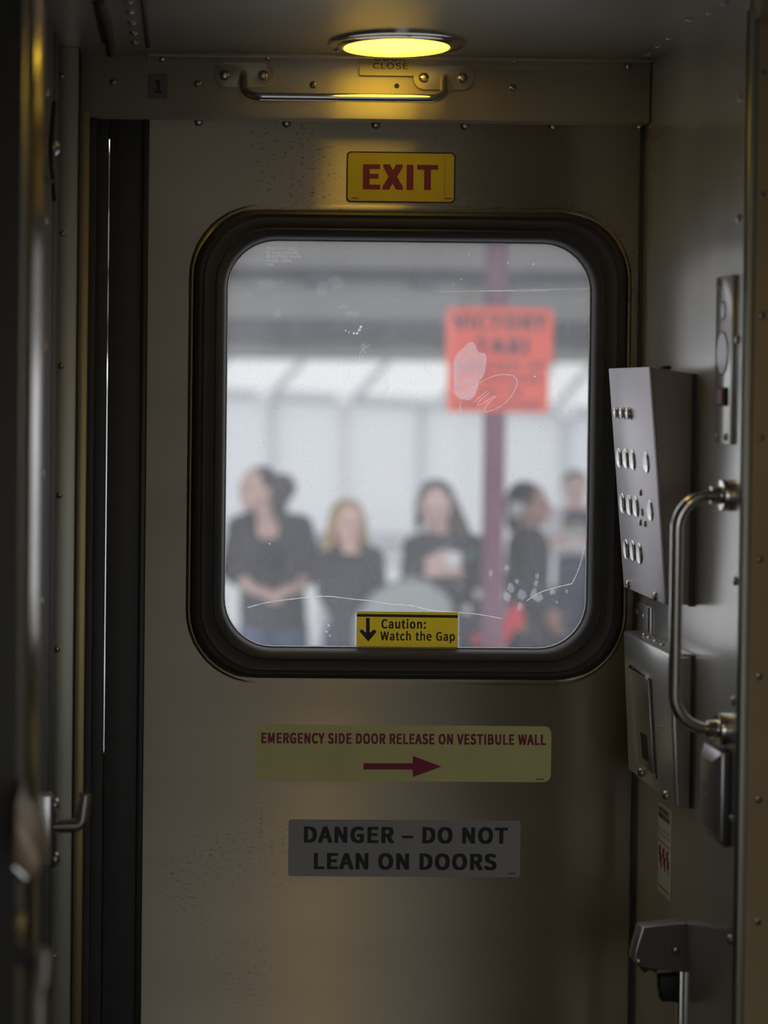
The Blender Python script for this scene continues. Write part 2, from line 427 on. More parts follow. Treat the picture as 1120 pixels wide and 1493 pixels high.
# the pane: clear, scuffed and slightly milky sheet
def pane_material():
    m = bpy.data.materials.new('scuffed_polycarbonate'); m.use_nodes = True
    nt = m.node_tree; N = nt.nodes; L = nt.links; N.remove(N['Principled BSDF'])
    out = N['Material Output']
    tr = N.new('ShaderNodeBsdfTransparent'); tr.inputs[0].default_value = (0.97, 0.97, 0.98, 1)
    tl = N.new('ShaderNodeBsdfTranslucent'); tl.inputs[0].default_value = (0.93, 0.94, 1.0, 1)
    gl = N.new('ShaderNodeBsdfGlossy'); gl.inputs['Roughness'].default_value = 0.03
    geo = N.new('ShaderNodeNewGeometry')
    def nz(scale, det):
        mp = N.new('ShaderNodeMapping'); mp.inputs['Scale'].default_value = scale; L.new(geo.outputs['Position'], mp.inputs[0])
        n = N.new('ShaderNodeTexNoise'); n.inputs['Scale'].default_value = 1; n.inputs['Detail'].default_value = det
        L.new(mp.outputs[0], n.inputs['Vector']); return n
    a = nz((7, 7, 5), 4); b = nz((420, 420, 420), 1); c = nz((900, 900, 25), 2)
    r1 = N.new('ShaderNodeMapRange'); r1.inputs[1].default_value = 0.3; r1.inputs[2].default_value = 0.75; r1.inputs[3].default_value = HAZE[0]; r1.inputs[4].default_value = HAZE[1]
    L.new(a.outputs['Fac'], r1.inputs[0])
    r2 = N.new('ShaderNodeMapRange'); r2.inputs[1].default_value = 0.69; r2.inputs[2].default_value = 0.8; r2.inputs[3].default_value = 0; r2.inputs[4].default_value = 0.18
    L.new(b.outputs['Fac'], r2.inputs[0])
    r3 = N.new('ShaderNodeMapRange'); r3.inputs[1].default_value = 0.4; r3.inputs[2].default_value = 0.8; r3.inputs[3].default_value = 0; r3.inputs[4].default_value = 0.05
    L.new(c.outputs['Fac'], r3.inputs[0])
    s = N.new('ShaderNodeMath'); L.new(r1.outputs[0], s.inputs[0]); L.new(r2.outputs[0], s.inputs[1])
    t = N.new('ShaderNodeMath'); L.new(s.outputs[0], t.inputs[0]); L.new(r3.outputs[0], t.inputs[1])
    mx = N.new('ShaderNodeMixShader'); L.new(t.outputs[0], mx.inputs[0]); L.new(tr.outputs[0], mx.inputs[1]); L.new(tl.outputs[0], mx.inputs[2])
    fr = N.new('ShaderNodeFresnel'); fr.inputs[0].default_value = 1.45
    m2 = N.new('ShaderNodeMixShader'); L.new(fr.outputs[0], m2.inputs[0]); L.new(mx.outputs[0], m2.inputs[1]); L.new(gl.outputs[0], m2.inputs[2])
    L.new(m2.outputs[0], out.inputs[0]); return m
HAZE = (0.11, 0.185)
YP = YD + 0.020                       # inner face of the pane
pane = MB().add(loop_y(offs(gi, -0.006), YP), [list(range(44))])
pane = build('window_pane', pane, pane_material(), door, fix=False)
# door edge seal on the left, top screws, right hand seal
sl = MB(); sl.box((D(157.7, 500).x, YD - 0.002, 0), (D(205, 500).x, YD + 0.022, zt - 0.03)); 
build('door_edge_seal', sl, m_rubber, door, bevel=0.001)
build('gap_light_block', MB().box((D(154, 500).x, YD + 0.013, 0), (D(160, 500).x, YD + 0.03, D(157, 1100).z)), m_rubber, door)  # added strip: keeps daylight out of the gap's lower end
build('gap_light_block', MB().box((D(154, 500).x, YD + 0.013, D(157, 200).z), (D(160, 500).x, YD + 0.03, zt - .03)), m_rubber, door)  # added strip: keeps daylight out of the gap's top end
build('door_edge_lip', MB().box((D(205, 500).x, YD - 0.006, 0), (xl + 0.0006, YD + 0.03, zt - 0.03)), mat('dark_rubber_lip', (0.03, 0.03, 0.032), 0.4), door, bevel=0.003)
build('corner_seal', MB().box((D(930.5, 500).x, YD - 0.006, 0), (XW, YD + 0.03, zt - 0.03)), m_rubber, door)
for x, y in ((290, 177.5), (418, 179.5), (548, 181.5), (678, 183), (806, 184.5), (932, 184)):
    screw(D(x, y, YD), NY, 0.0075, door, 'dome')

# header above the door
hx0, hx1 = P(118, 130, YH).x, XW - 0.001
hz0 = P(560, 174, YH).z
hdr = build('trim_4', MB().box((hx0, YH, hz0), (hx1, YF, ZC)), m_head, bevel=0.002); struct(hdr)
build('ceiling_angle', MB().box((P(215, 90, YH).x, YH - 0.022, ZC - 0.004), (hx1, YH, ZC)).box((P(215, 90, YH).x, YH - 0.003, ZC - 0.018), (hx1, YH, ZC)), m_head, hdr, bevel=0.001)
for x, y, k in ((165, 119.5, 'cross'), (288, 121.5, 'cross'), (457, 123.5, 'cross'), (748, 128, 'cross'), (237, 86, 'dome'), (391, 83.5, 'dome'), (750, 88, 'dome'), (915, 97, 'dome')):
    screw(P(x, y, YH - (0.003 if y < 98 else 0)), NY, 0.0062, hdr, k)
build('empty_screw_hole', MB().lathe(P(578.5, 125.5, YH + 0.001), NY, [(0.0042, 0), (0.0042, 0.0012)], 14), m_blackp, hdr)
# ceiling rivets
def czpt(x, y): return PZ(x, y, ZC)
for x, y in ((196, 61), (194.5, 47), (192, 32), (189, 16), (187, 1)): screw(czpt(x, y), NZ, 0.007, ceil, 'dome', name='rivet')
for x, y in ((946, 79), (961, 67), (977, 55), (1006, 27), (1036, 18), (1056, 4)): screw(czpt(x, y), NZ, 0.0065, ceil, 'dome', name='rivet')
a, b = czpt(213, 28), czpt(207, 0)
build('panel_seam', MB().tube([czpt(216, 66) - Vector((0, 0, .001)), b - Vector((0, .15, .001))], 0.004, 8), m_dark, ceil)
pts = [czpt(x, y) + Vector((0, 0, -0.003)) for x, y in ((161, 74), (159, 50), (155, 28), (150, 12), (145, -4))]
build('flexible_edging', MB().tube(pts, 0.007, 10), m_rubber, ceil)
for k in range(12):
    x, y = 141 + k * 1.1, 2 + k * 5.2
    p = czpt(x, y); build('edging_stitch', MB().box(p + Vector((-.006, -.004, -.004)), p + Vector((.004, .004, 0))), m_dark, ceil)

def film(name, fac, col=(0.9, 0.88, 0.92)):
    m = bpy.data.materials.new(name); m.use_nodes = True; nt = m.node_tree; N = nt.nodes; L = nt.links
    N.remove(N['Principled BSDF'])
    tr = N.new('ShaderNodeBsdfTransparent'); tl = N.new('ShaderNodeBsdfTranslucent'); tl.inputs[0].default_value = (*col, 1)
    geo = N.new('ShaderNodeNewGeometry'); n = N.new('ShaderNodeTexNoise'); n.inputs['Scale'].default_value = 130; n.inputs['Detail'].default_value = 4
    L.new(geo.outputs['Position'], n.inputs['Vector'])
    r = N.new('ShaderNodeMapRange'); r.inputs[1].default_value = 0.35; r.inputs[2].default_value = 0.65; r.inputs[3].default_value = fac * 0.65; r.inputs[4].default_value = fac
    L.new(n.outputs['Fac'], r.inputs[0])
    mx = N.new('ShaderNodeMixShader'); L.new(r.outputs[0], mx.inputs[0]); L.new(tr.outputs[0], mx.inputs[1]); L.new(tl.outputs[0], mx.inputs[2])
    L.new(mx.outputs[0], N['Material Output'].inputs[0]); return m
# ------------------------------------------------------------------ signs on the door
def plate(name, px, r, m, th=0.0012, y=YD, parent=None, n=5, tilt=0):
    x0, y0, x1, y1 = px; yc, xc = (y0 + y1) / 2, (x0 + x1) / 2
    X0, X1, Z1, Z0 = D(x0, yc, y).x, D(x1, yc, y).x, D(xc, y0, y).z, D(xc, y1, y).z
    o = build(name, MB().prism(loop_y(rrect(X0, X1, Z0, Z1, r, n), y), (0, -th, 0)), m, parent)
    return o
def txt(s, parent, m, x0, x1, ybase, cap_px, y, bold=0.0, word=1.0, name='lettering'):
    xc = (x0 + x1) / 2
    a, b = D(x0, ybase, y), D(x1, ybase, y)
    return text_mesh(name, s, parent, m, a.x, b.x, D(xc, ybase, y).z, cap_px * y / F, y, bold, word=word)
ex = plate('exit_sign', (505.5, 222, 663.5, 295), 0.007, m_exit); tag(ex, 'yellow sign with red capital letters reading EXIT above the door window', 'sign')
eb = [loop_y(rrect(D(505, 258).x, D(664, 258).x, D(584, 295.5).z, D(584, 221.5).z, 0.0075, 5), YD - 0.0013)]
eb.append(loop_y(rrect(D(507.2, 258).x, D(661.8, 258).x, D(584, 293.5).z, D(584, 223.5).z, 0.006, 5), YD - 0.0013))
build('sign_border', MB().loft(eb), m_black, ex, fix=False)
yt = YD - 0.0016
txt('EXIT', ex, mat('dark_crimson_print', (0.17, 0.010, 0.05), 0.5), 529, 638.5, 276.5, 36.5, yt, 0.035)
build('crease', MB().box(D(648, 228, yt), D(648.6, 290, yt - 0.0002)), mat('sign_crease', (0.4, 0.32, 0.02), 0.6), ex)
build('print_mark', MB().box(D(512, 288, yt), D(523, 289.5, yt - 0.0002)), m_red, ex)
build('print_mark', MB().box(D(648, 288.5, yt), D(659, 290, yt - 0.0002)), m_red, ex)

em = plate('emergency_release_sign', (371, 1057.5, 803.5, 1139), 0.012, m_glow); tag(em, 'long pale yellow sign with red arrow pointing right, under the door window', 'sign')
em['label'] = 'long pale yellow sign with a red arrow pointing right, below the window'
txt('EMERGENCY SIDE DOOR RELEASE ON VESTIBULE WALL', em, m_red, 381, 796, 1085, 15.5, yt, 0.03)
pz = lambda x, y: D(x, y, yt)
arrow = [pz(530, 1112.6), pz(602, 1112.8), pz(602, 1102), pz(644, 1117.6), pz(602, 1133), pz(602, 1122), pz(530, 1121.7)]
build('arrow', MB().prism(arrow, (0, -0.0003, 0)), m_red, em)
build('print_mark', MB().box(D(781, 1135.5, yt), D(793, 1137, yt - 0.0002)), m_red, em)

dg_ = plate('danger_sign', (420.5, 1195.5, 758.5, 1278), 0.005, m_greys); tag(dg_, 'grey sign lettered DANGER DO NOT LEAN ON DOORS in black capitals', 'sign')
txt('DANGER \u2013 DO NOT', dg_, m_black, 443, 740.5, 1229.5, 24, yt, 0.03)
txt('LEAN ON DOORS', dg_, m_black, 457.5, 724, 1268, 24, yt, 0.03)
build('print_mark', MB().box(D(741, 1273, yt), D(752, 1274.5, yt - 0.0002)), m_black, dg_)

def sheet(name, px, r, m, y, parent=None):
    x0, y0, x1, y1 = px; yc, xc = (y0 + y1) / 2, (x0 + x1) / 2
    l = loop_y(rrect(D(x0, yc, y).x, D(x1, yc, y).x, D(xc, y1, y).z, D(xc, y0, y).z, r, 5), y)
    return build(name, MB().add(l, [list(range(len(l)))]), m, parent, fix=False)
ca = sheet('caution_sticker', (520, 892, 668, 943.5), 0.002, m_caut, YP - 0.0010); tag(ca, 'small yellow Caution Watch the Gap sticker at the bottom of the window pane', 'sticker')
y2 = YP - 0.0017
bw = sheet('clear_backing', (517.5, 892.5, 669.5, 945.5), 0.003, film('clear_film_edge', 0.35), YP - 0.0004, ca)
build('black_bar', MB().prism([D(520.5, 895, y2), D(667.5, 896.8, y2), D(667.5, 901, y2), D(520.5, 899, y2)], (0, -0.0002, 0)), mat('worn_black_print', (0.05, 0.03, 0.03), 0.5), ca)
build('down_arrow', MB().prism([D(x, y, y2) for x, y in ((533.8, 901), (539.2, 901), (539.2, 922), (546, 917.5), (549.5, 921), (537, 935.5), (524, 920.5), (527.5, 917), (533.8, 922.5))], (0, -0.0002, 0)), m_black, ca)
txt('Caution:', ca, m_grpr, 556, 621, 916.5, 13.5, y2, 0.025)
txt('Watch the Gap', ca, m_grpr, 554.5, 663.5, 934, 13, y2, 0.022, word=1.3)
# number plaque and DOOR CLOSE plaque on the header
n1 = plate('number_plaque', (215.5, 107.5, 244.5, 144.5), 0.004, mat('slate_plaque', (0.16, 0.16, 0.17), 0.5), 0.0015, YH); tag(n1, 'small dark grey plaque with a black number 1 on the header', 'plaque')
txt('1', n1, m_black, 225.5, 235.5, 136, 19.5, YH - 0.0019, 0.04)
dcp = plate('door_close_plaque', (524, 70, 613, 110.5), 0.003, m_ivory, 0.003, YH - 0.004); tag(dcp, 'ivory plaque lettered DOOR CLOSE half hidden behind the round lamp', 'plaque')
txt('DOOR', dcp, m_grpr, 547, 591, 88.5, 8, YH - 0.0074, 0.01); txt('CLOSE', dcp, m_grpr, 544, 595, 100.5, 8.5, YH - 0.0074, 0.005)
build('standoff', MB().box(D(535, 72, YH - 0.004), D(600, 88, YH)), m_head, dcp)

# ------------------------------------------------------------------ marks on the pane
m_res = film('adhesive_film', 0.26); m_res2 = film('adhesive_film_thick', 0.6, (0.95, 0.93, 0.9)); m_smear = film('smear_film', 0.06); m_resl = film('adhesive_film_thin', 0.2)
m_scr = film('scratch_film', 0.85, (0.98, 0.97, 0.95))
ym = YP - 0.0003
def scratch(pts, r=0.00035, m=None):
    vs = []; n_ = len(pts)
    for i, (x, y) in enumerate(pts):
        a, b = pts[max(i - 1, 0)], pts[min(i + 1, n_ - 1)]
        dx, dy = b[0] - a[0], b[1] - a[1]; ln = math.hypot(dx, dy) or 1
        p = P(x, y, ym); o_ = Vector((dy / ln, 0, dx / ln)) * r
        vs += [p + o_, p - o_]
    build('scratch', MB().add(vs, [[2 * i, 2 * i + 1, 2 * i + 3, 2 * i + 2] for i in range(n_ - 1)]), m or m_scr, pane, fix=False)
def spline(pts, k=6):
    out = []
    for i in range(len(pts) - 1):
        p0, p1, p2, p3 = pts[max(i - 1, 0)], pts[i], pts[i + 1], pts[min(i + 2, len(pts) - 1)]
        for j in range(k):
            t = j / k
            out.append(tuple(0.5 * (2 * p1[a] + (p2[a] - p0[a]) * t + (2 * p0[a] - 5 * p1[a] + 4 * p2[a] - p3[a]) * t * t + (3 * p1[a] - p0[a] - 3 * p2[a] + p3[a]) * t ** 3) for a in (0, 1)))
    return out + [pts[-1]]
scratch(spline([(361, 886), (382, 880), (405, 876), (430, 873), (455, 870), (480, 869.5), (510, 873), (540, 876), (570, 881)]), 0.0006)
scratch(spline([(570, 881), (600, 883), (630, 890), (670, 893), (700, 896), (733, 902)]), 0.0005)
scratch(spline([(768, 876), (785, 865), (805, 858), (834, 851)]), 0.0006); scratch(spline([(834, 851), (843, 832), (850, 808), (855, 780), (857, 745), (853, 700)]), 0.0005)
scratch(spline([(845, 615), (852, 640), (857, 668)]), 0.0003)
scratch(spline([(673, 601), (671, 590), (678, 577), (695, 562), (715, 550), (735, 546), (750, 549), (754, 560), (746, 577), (733, 590), (718, 598), (708, 600), (707, 595), (714, 586), (724, 577)]), 0.00035)
for l in ([(690, 587), (710, 570)], [(697, 591), (698, 586), (713, 573)], [(698, 590), (703, 589), (720, 578)]): scratch(spline(l), 0.00035)
for l in ([(506, 535), (510, 545)], [(511, 527), (513, 537), (518, 524), (520, 530)], [(518, 520), (523, 527), (526, 511), (530, 521)], [(527, 505), (532, 515)], [(526, 504), (532, 501), (531, 508), (528, 510), (539, 503)], [(510, 538), (507, 556)]):
    scratch(l, 0.0003)
for l in ([(563, 566), (575, 562), (588, 570)], [(505, 618), (512, 625), (528, 616)], [(541, 600), (546, 612)], [(548, 601), (553, 608)], [(640, 425), (800, 424)], [(700, 424), (860, 421)]): scratch(spline(l), 0.00022)
def residue(pts, name='adhesive_residue', m=None, th=0.0002):
    build(name, MB().prism([P(x, y, ym) for x, y in pts], (0, -th, 0)), m or m_res, pane)
residue([(676, 507), (682, 500), (690, 498), (694, 505), (697, 513), (707, 515), (710, 521), (708, 540), (704, 550), (698, 556), (697, 566), (692, 578), (684, 584), (668, 581), (661, 572), (662, 555), (660, 540), (662, 524), (667, 514)])
for c, n, r in (((745, 857), 9, 5), ((740, 870), 8, 6), ((762, 868), 9, 7), ((758, 885), 8, 5), ((739, 827), 7, 4), ((754, 848), 7, 4), ((783, 840), 7, 4), ((782, 850), 7, 4), ((778, 866), 9, 6), ((785, 872), 8, 6), ((806, 863), 7, 4), ((716, 835), 7, 3.5), ((826, 862), 7, 2.5), ((812, 878), 6, 2)):
    residue([(c[0] + r * random.uniform(.6, 1.3) * math.cos(6.283 * k / n), c[1] + 1.3 * r * random.uniform(.6, 1.3) * math.sin(6.283 * k / n)) for k in range(n)], m=m_resl)
for x, y, r in ((504, 482, 1.2), (509, 484.5, 1.1), (516, 486, 1.8), (521, 486, 2), (524, 481, 2.2), (526, 477, 2.6), (661, 415, 1), (672, 407, .9), (760, 427, 1), (741, 383, 1.3), (778, 385, 1.2), (684, 372, .9), (780, 549, 1.6), (410, 411, .9), (479, 912, 1.6), (476, 921, 1.5), (481, 927, 1.3), (393, 793, 1.3)):
    residue([(x + r * random.uniform(.7, 1.3) * math.cos(6.283 * k / 6), y + r * random.uniform(.7, 1.3) * math.sin(6.283 * k / 6)) for k in range(6)], 'fleck', m_res2)
for x, y, a, bb in ((512, 458, 12, 4), (500, 448, 10, 3), (405, 457, 6, 6), (560, 560, 9, 14), (624, 537, 7, 8), (390, 415, 16, 8), (490, 412, 14, 10), (470, 420, 9, 12)):
    residue([(x + a * random.uniform(.8, 1.2) * math.cos(6.283 * k / 9), y + bb * random.uniform(.8, 1.2) * math.sin(6.283 * k / 9)) for k in range(9)], 'smear', m_smear)
for s, x1, y in (('FRA TYPE I & II', 430, 364.5), ('GE MARGARD .450', 435, 370.3), ('GE POLYMERSHAPES', 440.5, 376.1), ('AA101-22080', 425, 381.9), ('8/98', 399, 387.7)):
    txt(s, pane, m_etch, 388.5, x1, y, 4.0, ym - 0.0002, 0.0, name='etched_lettering')

# ------------------------------------------------------------------ ceiling lamp over the door
def ceiling_lamp(loc, label, strength, vis=True):
    t = empty('ceiling_lamp', loc, label, 'lamp', 'round ceiling lamps')
    o = Vector(loc)
    build('flange', MB().lathe(o, NZ, [(0.090, 0.0), (0.106, 0.0), (0.106, 0.004), (0.103, 0.006), (0.086, 0.006)], 48, cap0=False, cap1=False), m_chrome, t)
    build('bezel', MB().lathe(o, NZ, [(0.094, 0.0055), (0.092, 0.007), (0.086, 0.0092), (0.083, 0.0096), (0.0815, 0.009), (0.0812, 0.001)], 48, cap0=False, cap1=False), m_chrome, t)
    lm = mat('lamp_lens_%g' % strength, (0.9, 0.8, 0.5), 0.4, emis=(1.0, 0.63, 0.045), estr=strength)
    nt = lm.node_tree; b = nt.nodes['Principled BSDF']
    if not any(n.type == 'TEX_VORONOI' for n in nt.nodes):
        geo = nt.nodes.new('ShaderNodeNewGeometry'); vo = nt.nodes.new('ShaderNodeTexVoronoi'); vo.inputs['Scale'].default_value = 280; vo.inputs['Randomness'].default_value = 0.15
        mr = nt.nodes.new('ShaderNodeMapRange'); mr.inputs[1].default_value = 0.0; mr.inputs[2].default_value = 0.6; mr.inputs[3].default_value = strength * 1.15; mr.inputs[4].default_value = strength * 0.8
        nt.links.new(geo.outputs['Position'], vo.inputs['Vector']); nt.links.new(vo.outputs['Distance'], mr.inputs[0]); nt.links.new(mr.outputs[0], b.inputs['Emission Strength'])
    build('lens', MB().lathe(o, NZ, [(0.0815, 0.0008), (0.081, 0.0022), (0.05, 0.003), (0.02, 0.0032)], 48), lm, t)
    for k in range(3):
        a = 0.6 + 2.094 * k
        screw(o + Vector((0.097 * math.cos(a), 0.097 * math.sin(a), -0.006)), NZ, 0.004, t, 'dome')
    return t
LAMP = 6.0
lp = P(578.5, 57, 3.02); ceiling_lamp((lp.x, 3.02, ZC), 'round ceiling lamp with glowing yellow lens above the EXIT sign', LAMP)
ceiling_lamp((0.50, 1.1, ZC), 'added unseen round fill lamp farther back in the vestibule, nearer the viewer', LAMP * 2.3)  # added out of frame for warm fill and a streak on the door
ceiling_lamp((0.42, -0.3, ZC), 'added unseen round fill lamp by the opposite door behind the viewer', LAMP)  # added behind the viewer to raise the warm interior light
ceiling_lamp((1.45, 0.9, ZC), 'added unseen round fill lamp in the side passage to the right', LAMP)  # added, unseen: more warm fill from the right

# ------------------------------------------------------------------ grab rail on the header
gr = empty('header_grab_rail', P(500, 145, YH), 'long thin steel grab rail bolted across the header over the door', 'grab rail')
for xa, ya in ((356, 110), (646, 113.5)):
    x0, x1 = (312, 400) if xa < 500 else (602, 690)
    yc = ya
    fl = MB().prism(loop_y(rrect(P(x0, yc, YH).x, P(x1, yc, YH).x, P(xa, yc + 18, YH).z, P(xa, yc - 18, YH).z, 0.019, 7), YH), (0, -0.006, 0))
    fo = build('flange', fl, m_head, gr, bevel=0.0012)
    for dx in (-28, 28): screw(P((x0 + x1) / 2 + dx, yc, YH - 0.006), NY, 0.0085, fo, 'dome', name='bolt')
yr = YH - 0.055
ra, rb = P(355, 107, YH), P(648, 112, YH)
path = [ra, Vector((P(355, 120, yr).x, yr, P(355, 120, yr).z)), P(356, 141, yr), P(650, 144.5, yr), P(650, 122, yr), rb]
path = [ra, P(356, 140.5, yr), P(648, 144, yr), rb]
build('rail', MB().tube(fillet(path, 0.028, 8), 0.0068, 14), m_chrome, gr)

# ------------------------------------------------------------------ right wall: slotted plate
def wquad(x0, y0, x1, y1, x):         # pixel box on wall plane x -> (ynear, yfar, z0, z1)
    xc, yc = (x0 + x1) / 2, (y0 + y1) / 2
    return PX(x1, yc, x).y, PX(x0, yc, x).y, PX(xc, y1, x).z, PX(xc, y0, x).z
ya, yb_, za, zb = wquad(1045, 403, 1068, 647, XW - 0.004)
sp = build('slotted_plate', MB().box((XW - 0.006, ya, za), (XW, yb_, zb)), m_wall, bevel=0.0008); tag(sp, 'tall narrow steel plate with slots and a red button high on the right wall', 'switch plate')
XF = XW - 0.006
for x, y in ((1048.5, 415), (1046, 637), (1059, 637.5)): screw(PX(x, y, XF), NX, 0.0055, sp, 'cross')
def wdisc(name, x, y, r, h, m, parent, plane=XF, sy=1.0, n=24):
    c = PX(x, y, plane)
    mb = MB().lathe((0, 0, 0), NX, [(r, 0), (r, h), (r * 0.8, h * 1.05)], n)
    for v in mb.v: v.y *= sy
    for i, v in enumerate(mb.v): mb.v[i] = v + c
    return build(name, mb, m, parent)
wdisc('oval_slot', 1054.5, 453, 0.0135, 0.0006, m_screwd, sp, sy=0.8)
wdisc('oval_slot_cover', 1055, 453, 0.0115, 0.0012, m_box, sp, sy=0.8)
wdisc('key_disc_rim', 1053.5, 515, 0.031, 0.0006, m_screwd, sp, sy=0.85)
wdisc('key_disc', 1054.2, 515, 0.029, 0.0016, m_box, sp, sy=0.85)
q = wquad(1050, 565, 1061, 592, XF); rbz = build('red_button', MB().box((XF - 0.004, q[0], q[2]), (XF, q[1], q[3])), m_screwd, sp, bevel=0.0008)
build('button_face', MB().box((XF - 0.006, q[0] + .008, q[2] + .003), (XF - 0.004, q[1] - .004, q[3] - .003)), m_redb, rbz)

# ------------------------------------------------------------------ right wall: door control panel
yn = PX(1013, 700, XW).y                 # near side of the box
nt_, nb_ = P(946, 536, yn), P(970, 882, yn)
yfar = nt_.x / ((888 - VPX) / F)
yfar = YD - 0.075
fn = Vector((nt_.z - nb_.z, 0, -(nt_.x - nb_.x))); fn = Vector((-(nt_.z - nb_.z), 0, (nt_.x - nb_.x))).normalized()
cp = empty('door_control_panel', (XW - 0.03, (yn + yfar) / 2, nb_.z), 'pale grey sloping door control panel with rows of round buttons on the right wall', 'control panel')
body = MB().prism([(nt_.x + .004, yn, nt_.z), (XW, yn, P(1015, 545, yn).z), (XW, yn, P(1012, 882, yn).z), (nb_.x + .004, yn, nb_.z)], (0, yfar - yn, 0))
bd = build('body', body, m_boxs, cp, bevel=0.0015)
cov = MB().prism([(nt_.x, yn, nt_.z + .001), (nt_.x + .0045, yn, nt_.z + .001), (nb_.x + .0045, yn, nb_.z), (nb_.x, yn, nb_.z)], (0, yfar - yn, 0))
cv = build('cover', cov, m_box, cp, bevel=0.0018)
build('side_strip', MB().box((XW - 0.006, yn - 0.002, nb_.z - .002), (XW, yn + .01, P(1015, 545, yn).z)), m_rubber, cp)  # dark strip between the box side and the wall
for xx in (945 + 17, 945 + 30): pass
build('lid_catch', MB().box((nt_.x + .022, yn + .002, nt_.z - .002), (nt_.x + .034, yn + .03, nt_.z + .003)), m_blackp, cp, bevel=.001)
def face(x, y): return PP(x, y, Vector((nt_.x, yn, nt_.z)), fn)
def fdisc(name, x, y, prof, m, parent, n=22): return build(name, MB().lathe(face(x, y), fn, prof, n), m, parent)
m_btn = mat('grey_button_face', (0.55, 0.53, 0.55), 0.4, 0.5)
for x, y in ((901, 602), (910, 602.3), (919, 602.8)):
    k = fdisc('indicator_knob', x, y, [(0.0100, 0), (0.0100, 0.002), (0.0085, 0.0025), (0.0085, 0.006), (0.007, 0.007)], m_chrome, cv)
for x, y in ((903.5, 668), (913, 668.8), (922.8, 670.6), (943, 674.2), (908.5, 734), (918.4, 736.6), (927.8, 738.6), (948.6, 744), (914, 801), (923.5, 802.8), (933, 807)):
    k = fdisc('push_button', x, y, [(0.0165, 0), (0.0166, 0.0012), (0.0155, 0.0022), (0.0142, 0.0018)], m_chrome, cv)
    fdisc('button_face', x, y, [(0.0142, 0.0004), (0.0140, 0.0010), (0.010, 0.0012)], m_btn, k)
for x, y in ((934.5, 718), (934.2, 761.6), (941.2, 763.4)): screw(face(x, y), fn, 0.0055, cv, 'dome')
for x, y in ((917, 852), (956.5, 869.6)): screw(face(x, y), fn, 0.0075, cv, 'cross')
fdisc('key_slot', 937, 747, [(0.006, 0), (0.006, 0.0006)], m_screwd, cv)

# small slotted hinge plate between the two boxes
q = wquad(926, 880, 950, 935, XW - .002)
hp = build('hinge_plate', MB().box((XW - 0.003, q[0], q[2] - .04), (XW, q[1], q[3])), m_box, bevel=.0006); tag(hp, 'small steel plate with two domed nuts between the control boxes', 'plate')
for x, y in ((929.5, 893), (940, 899)): screw(PX(x, y, XW - .003), NX, 0.006, hp, 'dome', name='cap_nut')
q = wquad(945, 886, 947.5, 927, XW - .003); build('slot', MB().box((XW - .0034, q[0], q[2]), (XW - .0028, q[1], q[3])), m_screwd, hp)

# ------------------------------------------------------------------ right wall: intercom box
yn2 = PX(1010, 1060, XW).y
t2, b2 = P(975.5, 955, yn2), P(984, 1178, yn2)
yf2 = YD - 0.055
fn2 = Vector((-(t2.z - b2.z), 0, (t2.x - b2.x))).normalized()
ib = empty('intercom_box', (XW - 0.02, (yn2 + yf2) / 2, b2.z), 'shallow steel box with hinged flap and dark slot under the control panel', 'intercom box')
pl = [(t2.x, yn2, t2.z), (XW, yn2, t2.z + 0.002), (XW, yn2, b2.z), (b2.x, yn2, b2.z)]
ibm = [Vector(p) for p in pl]
body = MB().prism(ibm, (0, yf2 - yn2, 0))
for i in (6, 7): pass
ibd = build('body', body, m_wall, ib, bevel=0.004, bseg=3)
sd = build('side_panel', MB().prism([(t2.x + .006, yn2 - .0008, t2.z - .006), (XW - .004, yn2 - .0008, t2.z - .004), (XW - .004, yn2 - .0008, b2.z + .003), (b2.x + .006, yn2 - .0008, b2.z + .003)], (0, .0016, 0)), m_boxs, ib)
build('side_strip', MB().box((XW - .004, yn2 - .003, b2.z), (XW, yn2 + .01, t2.z)), m_rubber, ib)  # dark strip where the intercom side meets the wall
def face2(x, y): return PP(x, y, t2, fn2)
fl = MB().prism([face2(923.5, 977), face2(947.5, 991), face2(955, 1128), face2(934, 1112)], fn2 * 0.003)
flap = build('flap', fl, mat('steel_flap', (0.45, 0.44, 0.38), 0.34, 0.9), ib, bevel=0.0006)
build('hinge', MB().tube([face2(923, 972.5) + fn2 * .003, face2(948, 987) + fn2 * .003], 0.0042, 10), m_chrome, flap)
build('slot_window', MB().prism([face2(937, 1067), face2(946, 1073), face2(949, 1111), face2(940, 1104.5)], fn2 * 0.0036), m_blackp, flap)
build('slit', MB().prism([face2(949.2, 990), face2(950.2, 990.6), face2(958.4, 1136), face2(957.2, 1135)], fn2 * 0.0012), m_screwd, ibd)
screw(face2(964.5, 1060), fn2, 0.003, ibd, 'dome')
for x, y in ((935, 1126.5), (971.5, 1160)): screw(face2(x, y), fn2, 0.0075, ibd, 'cross')
for x, y in ((941, 925), (948, 929.5), (957, 934.5), (967, 940)):
    p = PZ(x, y, t2.z + .001); screw((min(max(p.x, t2.x + .012), XW - .008), min(max(p.y, yn2 + .02), yf2 - .02), t2.z + .0005), (0, 0, 1), 0.005, ibd, 'dome')

